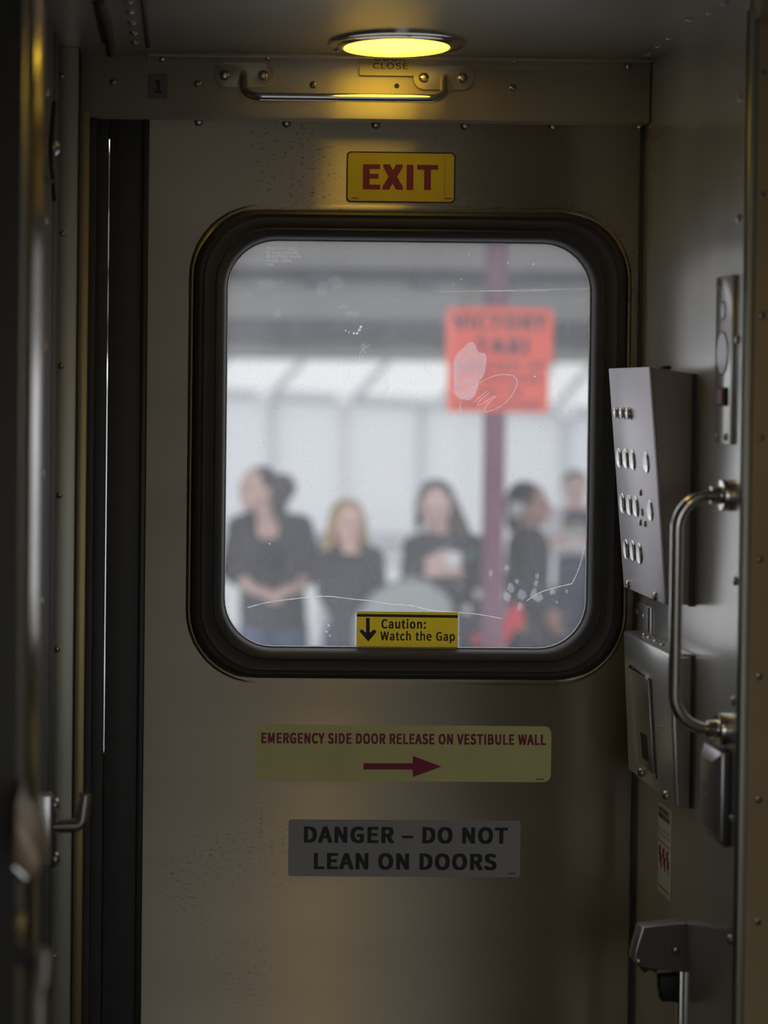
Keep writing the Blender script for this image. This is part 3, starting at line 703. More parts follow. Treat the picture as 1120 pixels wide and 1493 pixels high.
# ------------------------------------------------------------------ right wall: grab handle
yh = PX(1063, 722, XW).y
gh = empty('grab_handle', (XW - .05, yh, P(1050, 1065, yh).z), 'polished steel vertical grab handle with round flanges on the right wall', 'grab handle')
zt_, zb_ = P(1050, 722, yh).z, P(1040, 1063, yh).z
xg = P(985.5, 890, yh).x
pth = fillet([(XW - .004, yh, zt_), (xg, yh, zt_), (xg, yh, zb_), (XW - .004, yh, zb_)], 0.047, 10)
build('rail', MB().tube(pth, 0.0086, 18), m_chrome, gh)
for z in (zt_, zb_):
    f = build('flange', MB().lathe((XW, yh, z), NX, [(0.022, 0), (0.0225, 0.009), (0.021, 0.012), (0.0125, 0.0125), (0.0122, 0.026), (0.0105, 0.027)], 28), m_chrome, gh)
    screw((XW - .012, yh - .016, z + .006), NX, .0035, f, 'dome')

# small chamfered switch cover below the handle
yn3 = PX(1064, 1150, XW).y
o3 = P(1042, 1160, yn3).x
q0 = P(1050, 1099, yn3).z; q1 = P(1050, 1228, yn3).z; yf3 = yn3 + 0.085
sb = empty('switch_cover', (XW - .01, yn3, q1), 'small chamfered metal switch cover under the lower end of the grab handle', 'switch cover')
loops = []
for d, x in ((0, XW), (0, XW - .012), (0.014, o3)):
    loops.append([Vector((x, yn3 + d, q1 + d)), Vector((x, yf3 - d, q1 + d)), Vector((x, yf3 - d, q0 - d)), Vector((x, yn3 + d, q0 - d))])
build('cover', MB().loft(loops, cap0=True, cap1=True), m_box, sb, bevel=.001)
build('base', MB().box((XW - .008, yn3 - .006, q1 - .005), (XW, yf3 + .004, q0 + .004)), m_dark, sb, bevel=.001)
for zz in (0.55, 0.40): build('key_legend', MB().box((o3 - .0006, yn3 + .03, q1 + (q0 - q1) * zz - .008), (o3, yn3 + .055, q1 + (q0 - q1) * zz + .008)), mat('dull_legend', (0.2, 0.2, 0.16), 0.6), sb)

# evacuation sticker on the right wall
q = wquad(960, 1175, 978, 1305, XW)
ev = build('instruction_sticker', MB().box((XW - .0006, q[0], PX(969, 1305.5, XW).z), (XW, q[1], PX(969, 1175, XW).z)), m_cream); tag(ev, 'cream instruction sticker with red print on the wall under the intercom box', 'sticker')
zs0, zs1 = PX(969, 1305.5, XW).z, PX(969, 1175, XW).z; wd = q[1] - q[0]
def wt(s, u0, u1, v, cap, bold=0.01):
    # u from far (left) to near (right), v metres below the top edge
    text_mesh('lettering', s, ev, m_red, wd * u0, wd * u1, -v, cap, 0, bold, xdir=(0, -1, 0), zdir=(0, 0, 1), org=(XW - .0009, q[1], zs1))
HT = zs1 - zs0
wt('EMERGENCY', .10, .9, .085 * HT, .05 * HT); wt('DOOR RELEASE', .06, .94, .16 * HT, .05 * HT)
for s_, u in (('PULL', .06), ('SLIDE', .38), ('EXIT', .72)):
    wt(s_, u, u + .24, .30 * HT, .035 * HT, .0); wt('DOOR', u, u + .24, .36 * HT, .035 * HT, .0)
for v in (.105, .42, .93): build('rule', MB().box((XW - .0009, q[0] + .05 * wd, zs1 - v * HT), (XW - .0006, q[1] - .05 * wd, zs1 - v * HT - .0016)), m_red, ev)
for u in (.2, .5, .8):
    yc = q[1] - u * wd; zc_ = zs1 - .58 * HT
    mb = MB(); mb.box((XW - .0009, yc - .003, zc_ - .012), (XW - .0006, yc + .003, zc_ + .006)); mb.box((XW - .0009, yc - .009, zc_ - .02), (XW - .0006, yc - .004, zc_ + .001)); mb.box((XW - .0009, yc + .003, zc_ - .002), (XW - .0006, yc + .009, zc_ + .012))
    mb.lathe((XW - .0006, yc, zc_ + .011), NX, [(.004, 0), (.004, .0003)], 10)
    build('pictogram', mb, m_red, ev)

# corner and edge screws of the wall panel
for x, y in ((937, 253), (935, 398), (934, 476), (925.5, 1114), (924.5, 1122), (922, 1266), (920, 1411)): screw(PX(x, y, XW), NX, .006, wr, 'dome')
for x, y in ((1081, 141), (1079, 318), (1077, 495), (1074, 847), (1071, 1022), (1068.5, 1195), (1066, 1370)): screw(PX(x - 1, y, XW), NX, .0065, wr, 'dome')
# horizontal lap of the upper wall panel
build('panel_lap', MB().box((XW - .0016, YB + .002, PX(1000, 181, XW).z), (XW, YD - .01, PX(1000, 181, XW).z + .004)), m_wall, wr)

# ------------------------------------------------------------------ right wall: latch bracket near the bottom
yn4 = PX(1001, 1385, XW).y
def n4(x, y): return P(x, y, yn4)
dep = 0.032
lt = empty('latch_bracket', (XW - .04, yn4 + .05, n4(990, 1420).z), 'angular dark metal latch bracket with black block low on the right wall', 'latch')
poly = [n4(936.5, 1352.6), n4(980, 1348.5), n4(998, 1346.8)]
poly = [Vector((p.x, yn4, p.z)) for p in poly]; poly[-1].x = XW
poly += [Vector((XW, yn4, n4(1003, 1417).z)), n4(964, 1413.6), n4(934, 1408.6), n4(923.7, 1402), n4(927, 1385)]
poly = [Vector((p.x, yn4, p.z)) for p in poly]
lb = build('body', MB().prism([p + Vector((0, .001, 0)) for p in poly], (0, dep, 0)), m_box, lt, bevel=.002)
build('side_plate', MB().prism([Vector((p.x + .003, yn4 - .002, p.z)) if i in (0, 6, 7) else Vector((p.x, yn4 - .002, p.z)) for i, p in enumerate(poly)], (0, .0028, 0)), mat('dark_brown_enamel', (0.12, 0.10, 0.085), 0.5, 0.2), lt)
screw(n4(984.5, 1385) + Vector((0, -.002, 0)), NY, .0065, lt, 'cross'); screw(n4(931, 1401) + Vector((0, -.002, 0)), NY, .005, lt, 'dome')
tt = [n4(934, 1408), n4(941, 1421), n4(950, 1415.5), n4(958.5, 1421), n4(964, 1412)]
build('rubber_teeth', MB().prism([p + Vector((0, .006, 0)) for p in tt], (0, .02, 0)), m_blackp, lt)
build('black_block', MB().prism([n4(963.6, 1426) + Vector((0, .004, 0)), n4(992.5, 1424) + Vector((0, .004, 0)), n4(991, 1462.5) + Vector((0, .004, 0)), n4(966, 1461.5) + Vector((0, .004, 0)), n4(966, 1449) + Vector((0, .004, 0)), n4(963.8, 1448) + Vector((0, .004, 0))], (0, .02, 0)), m_blackp, lt, bevel=.0008)
build('block_spine', MB().box(n4(988, 1414) + Vector((0, .01, 0)), n4(992.5, 1465) + Vector((0, .03, 0))), m_blackp, lt)
build('bar', MB().box((n4(993, 1463).x, yn4 + .008, 0.3), (XW, yn4 + .03, n4(993, 1416).z)), m_wall, lt, bevel=.001)

# ------------------------------------------------------------------ left: rounded door post, latch levers
YPO = 2.16
xp1 = P(59, 560, YPO + .04).x; rp = 0.016
def vpost(x1, yn_, depth, wid, r, z0, z1):
    xf = x1 - .005
    c = [(xf - r + r * math.cos(a), yn_ + r - r * math.sin(a)) for a in [math.radians(78 * k / 8 + 12) for k in range(9)]]
    ring = [(x1 - wid, yn_)] + [(x, y) for x, y in c[::-1]] + [(x1, yn_ + .036), (x1, yn_ + depth), (x1 - wid, yn_ + depth)]
    return MB().prism([(x, y, z0) for x, y in ring], (0, 0, z1 - z0))
po = build('door_post', vpost(xp1, YPO - .02, 0.09, 0.16, rp, 0, ZC), m_post); tag(po, 'blurred rounded steel door post filling the left edge', 'post')
build('dark_mask_strip', MB().box((xp1 - .13, YPO - .024, 0), (P(30, 560, YPO - .03).x, YPO - .019, ZC)), m_rubber, po, bevel=.003)  # added black strip: darkens the post's left side, hides a bright reflection

def lever(y, plate_px, pivot, elbow, tip, r, label, name='latch_lever'):
    x0, y0, x1, y1 = plate_px
    t = empty(name, P(x0, y1, y), label, 'latch')
    bp = build('mounting_plate', MB().box(P(x0, y0, y + .02), P(x1, y1, y - .01)), m_wall, t, bevel=.003)
    build('face_plate', MB().box(P(x1, y0 + 4, y + .026), P(x1 + 5, y1 + 3, y - .006)), m_dark, t, bevel=.001)
    dy = Vector((0, .0, 0))
    build('lever', MB().tube(fillet([P(*pivot, y), P(*elbow, y), P(tip[0], tip[1], y)], r * 1.15, 6), [r] * 9 + [r * .95], 14), m_chrome, t)
    for py in (y0 + 20, y1 - 10): screw(P(x1 + 5, py, y), (1, 0, 0), 0.010, t, 'cross')
    return t
# plates reach back to the left wall
l1 = lever(2.72, (50, 1153, 75, 1262), (78, 1205), (119, 1203), (124.5, 1158), 0.0098, 'bright steel latch lever pointing up beside the door pocket')
build('back_block', MB().box((XL, 2.70, P(60, 1262, 2.72).z), (P(52, 1200, 2.72).x, 2.75, P(60, 1153, 2.72).z)), m_dark, l1)
m_tan = mat('tan_casting', (0.42, 0.34, 0.25), 0.35, 0.6)
yk = 2.02
kp = tag(build('keeper_plate', MB().prism([P(x, y, yk) for x, y in ((22, 1170), (30, 1195), (44, 1212), (58, 1248), (62, 1262), (56, 1278), (44, 1282), (28, 1278), (17, 1268))], (0, YPO - .02 - yk, 0)), m_tan, bevel=.004, bseg=3), 'blurred tan metal keeper below the upper lever on the left post', 'keeper')
build('keeper_tip', MB().tube([P(20, 1264, yk - .004), P(38, 1280, yk - .004)], .006, 12), m_chrome, kp)
yl = 1.90
l2 = empty('lower_latch_lever', P(50, 1493, yl), 'blurred lever with a warm glint at the bottom left corner', 'latch')
build('lever', MB().tube(fillet([P(66, 1386, yl), P(63, 1432, yl), P(58, 1452, yl), P(57, 1600, yl)], .012, 5), .0095, 14), m_chrome, l2)
build('bracket', MB().box(P(18, 1385, yl + .03), P(50, 1401, yl + .05)), m_dark, l2, bevel=.002)
build('bracket_stem', MB().box(P(40, 1392, yl + .005), P(60, 1400, yl + .045)), m_dark, l2, bevel=.002)
build('pivot', MB().box(P(22, 1335, yl + .04), P(38, 1365, yl + .06)), m_brown, l2, bevel=.003)

# ================================================================== outside
ZP = CAMZ - 2.07                       # platform level
m_conc = mat('pale_concrete', (0.62, 0.61, 0.59), 0.9, var=0.1, vscale=(1.5, 1.5, 1.5))
pf = build('floor_platform', MB().box((-14, YD + 0.35, ZP - 0.3), (22, 40, ZP)), m_conc); struct(pf)
struct(build('floor_trackbed', MB().box((-30, -40, -1.5), (30, 45, -1.3)), mat('grey_ballast', (0.2, 0.19, 0.18), 0.95, var=0.3, vscale=(8, 8, 8))))
# white sheet wall behind the platform
YWALL = 16.0
m_panel = mat('milky_wall_sheet', (0.84, 0.85, 0.86), 0.5, var=0.03, vscale=(1, 1, 1), trans=(0.55, (0.95, 0.96, 0.97)))
m_frame = mat('white_frame', (0.78, 0.79, 0.80), 0.5)
m_framed = mat('grey_frame', (0.66, 0.68, 0.70), 0.5)
ww = empty('windbreak_wall', P(600, 900, YWALL), 'pale wall of tall milky sheets behind the waiting people', 'wall')
cuts = [150, 278, 397, 503, 615, 722, 826, 935, 1050, 1170]
zb0_ = ZP
for i in range(len(cuts) - 1):
    a, b = P(cuts[i] + 3, 700, YWALL), P(cuts[i + 1] - 3, 700, YWALL)
    ztop = P((cuts[i] + cuts[i + 1]) / 2, 572 + (cuts[i] - 330) * 0.055, YWALL).z
    build('sheet', MB().box((a.x, YWALL, ZP + .05), (b.x, YWALL + .02, ztop)), m_panel, ww)
for i, c in enumerate(cuts):
    a = P(c - 5, 700, YWALL - .05); b = P(c + 5, 700, YWALL - .05)
    build('post', MB().box((a.x, YWALL - .05, ZP), (b.x, YWALL + .05, P(c, 580 + (c - 330) * .055, YWALL).z)), m_frame if i % 2 else m_framed, ww)
# sloping glazed roof of the shelter
def gl(x, y):                            # plane leaning from the eaves at YWALL towards the viewer at its top
    return PP(x, y, P(600, 585, YWALL), Vector((0.0, 1, 1.6)).normalized())
gr_ = empty('shelter_roof', gl(600, 585), 'bright sloping glazed roof with slanting bars above the pale wall', 'roof')
bar = [(180, 555, 218, 515), (288, 562, 326, 518), (398, 568, 437, 521), (519, 574, 560, 524), (640, 582, 684, 526), (755, 589, 800, 528), (806, 592, 862, 528), (905, 597, 960, 530), (1010, 602, 1070, 532)]
for i in range(len(bar) - 1):
    p = [gl(bar[i][0], bar[i][1]), gl(bar[i + 1][0], bar[i + 1][1]), gl(bar[i + 1][2], 470), gl(bar[i][2], 470)]
    p = [gl(bar[i][0], bar[i][1]), gl(bar[i + 1][0], bar[i + 1][1]), gl(bar[i + 1][2] + 40, 480), gl(bar[i][2] + 40, 480)]
    build('glazing_sheet', MB().prism(p, (0, .01, .012)), mat('bright_roof_sheet', (0.9, 0.9, 0.89), 0.4, trans=(0.75, (0.98, 0.98, 0.96))), gr_)
for x0, y0, x1, y1 in bar:
    a, b = gl(x0, y0), gl(x1 + 40, 480)
    build('glazing_bar', MB().tube([a + Vector((0, -.03, -.03)), b + Vector((0, -.03, -.03))], 0.035, 6), m_framed, gr_)
build('eaves_beam', MB().tube([P(150, 563, YWALL - .1), P(1170, 617, YWALL - .1)], .055, 10), m_framed, gr_)
for x, y in ((385, 577), (502, 584), (826, 601)): build('eaves_bracket', MB().ellipsoid(P(x, y, YWALL - .22), (.07, .05, .06)), mat('white_bracket', (.9, .9, .9), .4), gr_)
# dark canopy over the platform, falling away from the train
m_deck = mat('dark_canopy_deck', (0.05, 0.052, 0.075), 0.7, var=0.15, vscale=(.8, .8, .8))
m_purl = mat('grey_canopy_purlin', (0.40, 0.39, 0.36), 0.7, var=0.08, vscale=(.8, .8, .8))
cn = empty('platform_canopy', P(600, 518, 13.2), 'dark roof canopy with grey cross beams over the platform', 'canopy')
a0, a1 = P(600, 250, 8.4), P(600, 519, 13.2)
dk = MB().prism([(-9, a0.y, a0.z), (-9, a1.y, a1.z), (-9, a1.y, a1.z + .08), (-9, a0.y, a0.z + .08)], (26, 0, 0))
build('roof_deck', dk, m_deck, cn)
sl_ = (a1.z - a0.z) / (a1.y - a0.y)
for yy0, yy1 in ((330, 392), (428, 466), (513, 527)):
    # purlins hang below the deck
    def on(py):
        d = ray(600, py); k = (a0.z - .06 - CAMZ - sl_ * a0.y) / (d.z - sl_ * d.y); return CAM + d * k
    p, q_ = on(yy0), on(yy1)
    build('purlin', MB().prism([(-9, p.y, p.z), (-9, q_.y, q_.z), (-9, q_.y, q_.z + .07), (-9, p.y, p.z + .07)], (26, 0, 0)), m_purl, cn)
for px in (200, 440, 590, 700, 960):
    p, q_ = on(350), on(512)
    x = P(px, 450, 11.0).x
    build('rafter', MB().prism([(x, p.y, p.z + .02), (x, q_.y, q_.z + .02), (x, q_.y, q_.z + .08), (x, p.y, p.z + .08)], (.12, 0, 0)), m_deck, cn)

# pole with the taxi sign
YPO2 = 9.0
m_pole = mat('maroon_pole_paint', (0.20, 0.075, 0.125), 0.5, var=0.08, vscale=(2, 2, 2))
pc = P(720, 700, YPO2)
pole = MB().lathe((pc.x, YPO2, ZP), (0, 0, 1), [(.12, 0), (.12, .02), (.052, .025), (.052, a0.z + sl_ * (YPO2 - .06 - a0.y) - .07 - ZP)], 24)
pl_ = build('platform_pole', pole, m_pole); tag(pl_, 'maroon steel pole on the platform behind the orange taxi sign', 'pole')
m_org = mat('orange_red_board', (1.0, 0.13, 0.07), 0.6, var=0.04, vscale=(3, 3, 3))
ysn = YPO2 - .08
c_ = [P(x, y, ysn) for x, y in ((651, 452), (655, 449), (728, 447), (803, 450), (807, 455), (806, 527), (800, 531), (800, 602), (652, 600), (653, 531), (650, 527))]
ts = build('taxi_sign', MB().prism(c_, (0, .012, 0)), m_org); tag(ts, 'orange red board lettered VICTORY TAXI on the maroon pole', 'sign')
m_sgn = mat('dark_sign_print', (0.06, 0.03, 0.06), 0.6)
def st(s, x0, x1, yb, cap, bold): 
    a, b = P(x0, yb, ysn), P(x1, yb, ysn); text_mesh('lettering', s, ts, m_sgn, a.x, b.x, a.z, cap * ysn / F, ysn - .001, bold)
st('VICTORY', 660, 797, 480.5, 23, .03); st('TAXI', 692, 770, 516, 23, .035)
st('LOCATED', 664, 756, 539, 11, .02); st('AT', 771, 796, 539, 11, .02); st('SOUTHERN', 700, 788, 556.5, 9, .02); st('END', 698, 726, 576, 9, .02); st('OF', 740, 764, 576, 9, .02); st('THE', 664, 702, 594, 9, .02); st('PLATFORM', 716, 786, 594, 9, .02)
build('bracket', MB().box((pc.x - .05, ysn + .012, P(720, 490, ysn).z), (pc.x + .05, YPO2 - .0525, P(720, 470, ysn).z)), m_pole, ts)

# long white bench by the wall
YBN = 13.4
bn = empty('platform_bench', P(560, 850, YBN), 'white slatted bench seen between the people near the pale wall', 'bench')
m_wb = mat('white_bench_paint', (0.82, 0.82, 0.82), 0.5)
x0, x1 = P(455, 800, YBN).x, P(640, 800, YBN).x
for ya_, yb2 in ((778, 785), (790, 808), (815, 826)):
    build('back_slat', MB().box((x0, YBN, P(560, yb2, YBN).z), (x1, YBN + .03, P(560, ya_, YBN).z)), m_wb if ya_ != 778 else m_framed, bn, bevel=.005)
build('seat', MB().box((x0, YBN - .42, P(560, 852, YBN).z - .02), (x1, YBN, P(560, 852, YBN).z + .02)), m_wb, bn, bevel=.005)
for xx in (x0 + .06, x1 - .1):
    for yy in (YBN - .36, YBN): build('leg', MB().box((xx, yy, ZP), (xx + .05, yy + .04, P(560, 778, YBN).z if yy == YBN else P(560, 852, YBN).z)), m_framed, bn)

# ------------------------------------------------------------------ people
m_skin = mat('fair_skin', (0.80, 0.53, 0.46), 0.55, var=0.05, vscale=(12, 12, 12))
m_skin2 = mat('tan_skin', (0.42, 0.23, 0.19), 0.55, var=0.05, vscale=(12, 12, 12))
m_lip = mat('lips', (0.45, 0.16, 0.15), 0.5); m_eye = mat('dark_eye', (0.03, 0.02, 0.02), 0.3); m_eyew = mat('eye_white', (0.8, 0.78, 0.76), 0.3)
def remesh(name, mb, m, parent, voxel=0.008, smooth=2):
    me = bpy.data.meshes.new('tmp'); me.from_pydata(mb.v, [], mb.f)
    bm = bmesh.new(); bm.from_mesh(me); bmesh.ops.recalc_face_normals(bm, faces=bm.faces); bm.to_mesh(me); bm.free()
    o = bpy.data.objects.new('tmp', me); C.objects.link(o)
    md = o.modifiers.new('r', 'REMESH'); md.mode = 'VOXEL'; md.voxel_size = voxel
    if smooth:
        s = o.modifiers.new('s', 'SMOOTH'); s.factor = 0.5; s.iterations = smooth
    dg = bpy.context.evaluated_depsgraph_get()
    out = bpy.data.meshes.new_from_object(o.evaluated_get(dg)); bpy.data.objects.remove(o)
    out.name = name
    if not len(out.vertices): return None
    xs = [v.co for v in out.vertices]
    c = Vector((sum(v.x for v in xs) / len(xs), sum(v.y for v in xs) / len(xs), min(v.z for v in xs)))
    out.transform(Matrix.Translation(-c)); out.materials.clear(); out.materials.append(m); out.shade_smooth()
    return link(name, out, parent, c)
def hand(mb, wrist, d, up, side, curl=0.35):
    """palm and five fingers; d: direction of the fingers, up: back of the hand, side: +1/-1 where the thumb is"""
    d, up = Vector(d).normalized(), Vector(up).normalized(); s = d.cross(up).normalized() * side; up = s.cross(d) * side; up.normalize()
    wv = Vector(wrist); pc_ = wv + d * .045
    mb.capsule(wv, wv + d * .075, .026, .036, flat=.45, fdir=up)
    for k, (ln, off) in enumerate(((.070, .027), (.078, .009), (.073, -.009), (.058, -.026))):
        b0 = wv + d * .082 + s * off; d1 = (d - up * curl).normalized(); b1 = b0 + d1 * ln * .5
        d2 = (d1 - up * curl * 1.6).normalized(); b2 = b1 + d2 * ln * .5
        mb.capsule(b0 - d * .01, b1, .0095, .0088, 8); mb.capsule(b1, b2, .0088, .0078, 8)
    t0 = wv + d * .02 + s * .022; td = (d * .75 + s * .6 - up * .25).normalized(); t1 = t0 + td * .04; t2_ = t1 + (td - s * .4 - up * .2).normalized() * .032
    mb.capsule(t0, t1, .013, .011, 8); mb.capsule(t1, t2_, .011, .009, 8)
def ring_loft(mb, T, rings, grow=0.0, sup=2.4):
    loops = []
    for py, xa, xb, ry in rings:
        a, b = T(xa, py), T(xb, py); c = (a + b) / 2; rx = (b - a).length / 2 + grow; l = []
        for k in range(28):
            q = 2 * math.pi * k / 28; cq, sq = math.cos(q), math.sin(q)
            l.append(c + Vector((rx * math.copysign(abs(cq) ** (2 / sup), cq), (ry + grow) * math.copysign(abs(sq) ** (2 / sup), sq), 0)))
        loops.append(l)
    mb.loft(loops, cap0=True, cap1=True)
def make_person(Y, label, head, rings, arms, legs, skin, trousers, top, hair, sleeve=1.0, yaw=0, tiltd=0.0, headr=.108, top_from=0, coat_from=None, coat=None, hem=None, voxel=.008, lapels=(), coat_to=None, coat_name='jacket'):
    T = lambda x, y, dy=0.0: P(x, y, Y + dy)
    base = T(*head); t = empty('person', (base.x, Y, ZP), label, 'person')
    body = MB()
    hc = T(*head); R = Matrix.Rotation(math.radians(yaw), 3, 'Z') @ Matrix.Rotation(tiltd, 3, 'X')
    hr = headr
    def hp_(x, y, z): return hc + R @ Vector((x * hr, y * hr, z * hr))     # local head: faces -y
    body.ellipsoid(hp_(0, .08, .12), (hr * .70, hr * .86, hr * .90), rot=R)          # skull
    body.ellipsoid(hp_(0, -.20, -.38), (hr * .56, hr * .60, hr * .64), rot=R)        # jaw and cheeks
    body.capsule(hp_(0, -.78, .08), hp_(0, -.98, -.22), hr * .07, hr * .12)           # nose
    body.ellipsoid(hp_(0, -.68, -.80), (hr * .20, hr * .16, hr * .14), rot=R)        # chin
    body.capsule(hp_(-.36, -.70, .16), hp_(.36, -.70, .16), hr * .1, hr * .1)         # brow
    for sx in (-1, 1): body.ellipsoid(hp_(.70 * sx, .10, -.10), (hr * .09, hr * .16, hr * .24), rot=R)
    r0 = rings[0]; nb = T((r0[1] + r0[2]) / 2, r0[0] + 4)
    body.capsule(nb, hp_(0, .15, -.45), .056, .050)
    ring_loft(body, T, rings)
    topm = MB(); coatm = MB(); trm = MB()
    ring_loft(topm, T, rings[top_from:], .010)
    if coat: ring_loft(coatm, T, [(a, b, c, d) for a, b, c, d in rings[coat_from:coat_to]], .020)
    tgt = coatm if coat else topm
    for sh, el, wr_, sd_, hd_ in arms:
        S, E, Wv = T(*sh), T(*el), T(*wr_)
        body.capsule(S, E, .048, .038); body.capsule(E, Wv, .038, .026)
        ctr = T((rings[1][1] + rings[1][2]) / 2, rings[1][0]); 
        body.capsule(S.lerp(ctr, .45), S, .055, .052)
        if hd_ is not None: hand(body, Wv, hd_[0], hd_[1], sd_, hd_[2] if len(hd_) > 2 else .35)
        tgt.capsule(S.lerp(ctr, .42), S, .066, .070); tgt.capsule(S, E, .066, .058)
        if sleeve > 0: tgt.capsule(E, E.lerp(Wv, sleeve), .058, .044 if sleeve > .6 else .052)
    for a_, b_ in lapels: tgt.capsule(T(*a_), T(*b_), .045, .05)
    for hip, knee, ank in legs:
        Hh, K, A = T(*hip), T(*knee), T(*ank)
        K.z = ZP + (Hh.z - ZP) * .52; A.z = ZP + .08
        body.capsule(Hh, K, .082, .055); body.capsule(K, A, .056, .038); body.capsule(A + Vector((0, .03, -.035)), A + Vector((0, -.15, -.045)), .035, .032)
        trm.capsule(Hh, K, .096, .070); trm.capsule(K, A + Vector((0, 0, .04)), .070, .056)
    ring_loft(trm, T, [rings[-2], rings[-1]], .004)
    remesh('body', body, skin, t, voxel)
    if trousers: remesh('trousers', trm, trousers, t, .010)
    remesh('top', topm, top, t, .010)
    if coat: remesh(coat_name, coatm, coat, t, .010)
    for sx in (-1, 1):
        e = build('eye', MB().ellipsoid(hp_(.27 * sx, -.74, .0), (hr * .10, hr * .06, hr * .06), 10, 8), m_eye, t)
    build('mouth', MB().ellipsoid(hp_(0, -.80, -.50), (hr * .20, hr * .06, hr * .06), 10, 8), m_lip, t)
    for k, A in enumerate(legs):
        p = T(*A[2]); p.z = ZP
        build('shoe', MB().capsule(p + Vector((0, .05, .045)), p + Vector((0, -.15, .035)), .045, .04).box(p + Vector((-.045, -.19, 0)), p + Vector((.045, .09, .02))), m_blackp, t)
    hm = MB()
    for it in hair:
        if it[0] == 'e': hm.ellipsoid(hp_(*it[1]), [hr * v for v in it[2]], rot=R)
        else: hm.capsule(hp_(*it[1]), hp_(*it[2]), hr * it[3], hr * it[4])
    ho = remesh('hair', hm, HAIRM[0], t, .010)
    return t, T, hp_
HAIRM = [None]
m_jean = mat('blue_jeans', (0.09, 0.14, 0.27), 0.8, var=0.15, vscale=(6, 6, 6)); m_jeand = mat('dark_jeans', (0.05, 0.06, 0.10), 0.8, var=.15, vscale=(6, 6, 6))
m_blk = mat('black_knit', (0.022, 0.022, 0.028), 0.9, var=.2, vscale=(10, 10, 10)); m_char = mat('charcoal_jacket', (0.042, 0.042, 0.05), 0.85, var=.2, vscale=(9, 9, 9))
m_hdark = mat('dark_brown_hair', (0.05, 0.036, 0.032), 0.6); m_hblond = mat('blond_hair', (0.48, 0.33, 0.16), 0.6); m_hbrown = mat('brown_hair', (0.085, 0.058, 0.04), 0.6); m_hblk = mat('black_hair', (0.022, 0.02, 0.022), 0.6)
cap_front = [('e', (0, .16, .26), (.78, .92, .84))]
# woman at the left, head turned to her right, hands clasped
HAIRM[0] = m_hdark
p1, T1, h1 = make_person(10.0, 'woman in charcoal jacket and blue jeans, hands clasped, dark hair tied back', (374, 713),
    [(752, 368, 402, .055), (759, 358, 424, .085), (775, 350, 436, .105), (800, 352, 438, .115), (830, 356, 436, .105), (860, 356, 438, .110), (885, 354, 442, .118), (912, 356, 442, .12)],
    [((350, 769), (337, 832, -.04), (371, 860, -.20), -1, (Vector((.9, -.1, -.25)), Vector((0, -.6, .8)), .3)),
     ((438, 769), (458, 832, -.04), (431, 858, -.20), 1, (Vector((-.9, -.1, -.3)), Vector((0, -.6, .8)), .3))],
    [((374, 918), (370, 1040), (368, 1135)), ((424, 918), (427, 1040), (428, 1135))], m_skin, m_jean, m_blk,
    [('e', (0, .30, .28), (.80, .86, .80)), ('e', (0, .62, .0), (.62, .5, .7)), ('c', (0, .9, .2), (.1, 1.5, .05), .5, .66), ('c', (.1, 1.45, -.05), (.1, 1.2, -1.0), .55, .4)],
    sleeve=.35, yaw=-52, headr=.112, top_from=3, coat=m_char, coat_from=4, lapels=[((362, 757, -.05), (366, 800, -.09)), ((354, 766, -.06), (360, 830, -.09)), ((412, 757, -.05), (418, 800, -.09)), ((424, 762, -.06), (430, 830, -.09)), ((376, 796, -.085), (402, 796, -.085))])
# blond woman
HAIRM[0] = m_hblond
p2, T2, h2 = make_person(9.4, 'woman with long blond hair in a dark sweater beside the yellow sticker', (508, 762),
    [(798, 496, 522, .05), (805, 486, 536, .08), (820, 481, 543, .10), (845, 483, 541, .105), (870, 485, 540, .10), (895, 484, 542, .11), (925, 484, 543, .115)],
    [((484, 817), (478, 862, .06), (494, 893, -.06), -1, None), ((541, 817), (548, 862, .06), (532, 893, -.06), 1, None)],
    [((499, 930), (498, 1060), (497, 1170)), ((528, 930), (530, 1060), (531, 1170))], m_skin, m_jeand, m_blk,
    [('e', (0, .22, .28), (.84, .86, .84)), ('c', (-.74, .15, .1), (-.95, .1, -1.5), .22, .30), ('c', (.74, .15, .1), (.86, .1, -1.25), .20, .24), ('c', (-.2, .7, .1), (-.3, .7, -1.5), .5, .45), ('c', (.3, .7, .1), (.3, .7, -1.3), .5, .42)],
    sleeve=.95, yaw=12, headr=.104, top_from=1)
# woman in the middle looking down at her phone
HAIRM[0] = m_hbrown
p3, T3, h3 = make_person(9.5, 'woman in a black coat with long brown hair holding something white', (636, 738),
    [(776, 624, 654, .05), (784, 606, 678, .085), (800, 603, 694, .11), (825, 604, 696, .12), (850, 605, 696, .118), (880, 606, 698, .125), (920, 606, 700, .13), (960, 604, 704, .135)],
    [((607, 800), (600, 846, -.06), (628, 818, -.24), -1, (Vector((.8, -.2, .15)), Vector((0, -.8, .5)), .4)),
     ((695, 800), (700, 848, -.06), (664, 834, -.24), 1, (Vector((-.8, -.1, .1)), Vector((0, -.7, .6)), .4))],
    [((630, 960), (630, 1070), (630, 1165)), ((678, 960), (678, 1070), (678, 1165))], m_skin, m_blk, m_blk,
    [('e', (0, .26, .30), (.84, .86, .84)), ('c', (.72, .1, .2), (1.1, -.15, -1.1), .24, .42), ('c', (1.1, -.15, -1.1), (1.15, -.5, -2.3), .42, .30), ('c', (-.72, .25, .2), (-.75, .35, -1.0), .2, .2), ('c', (.2, .75, .1), (.4, .7, -1.6), .6, .5)],
    sleeve=.75, yaw=-8, tiltd=.18, headr=.112, top_from=0)
ph = build('phone', MB().box(T3(650, 804, -.33), T3(672, 829, -.345)), mat('white_phone', (.85, .84, .88), .4), bevel=.004); tag(ph, 'small white phone held up by the woman in the black coat', 'phone')
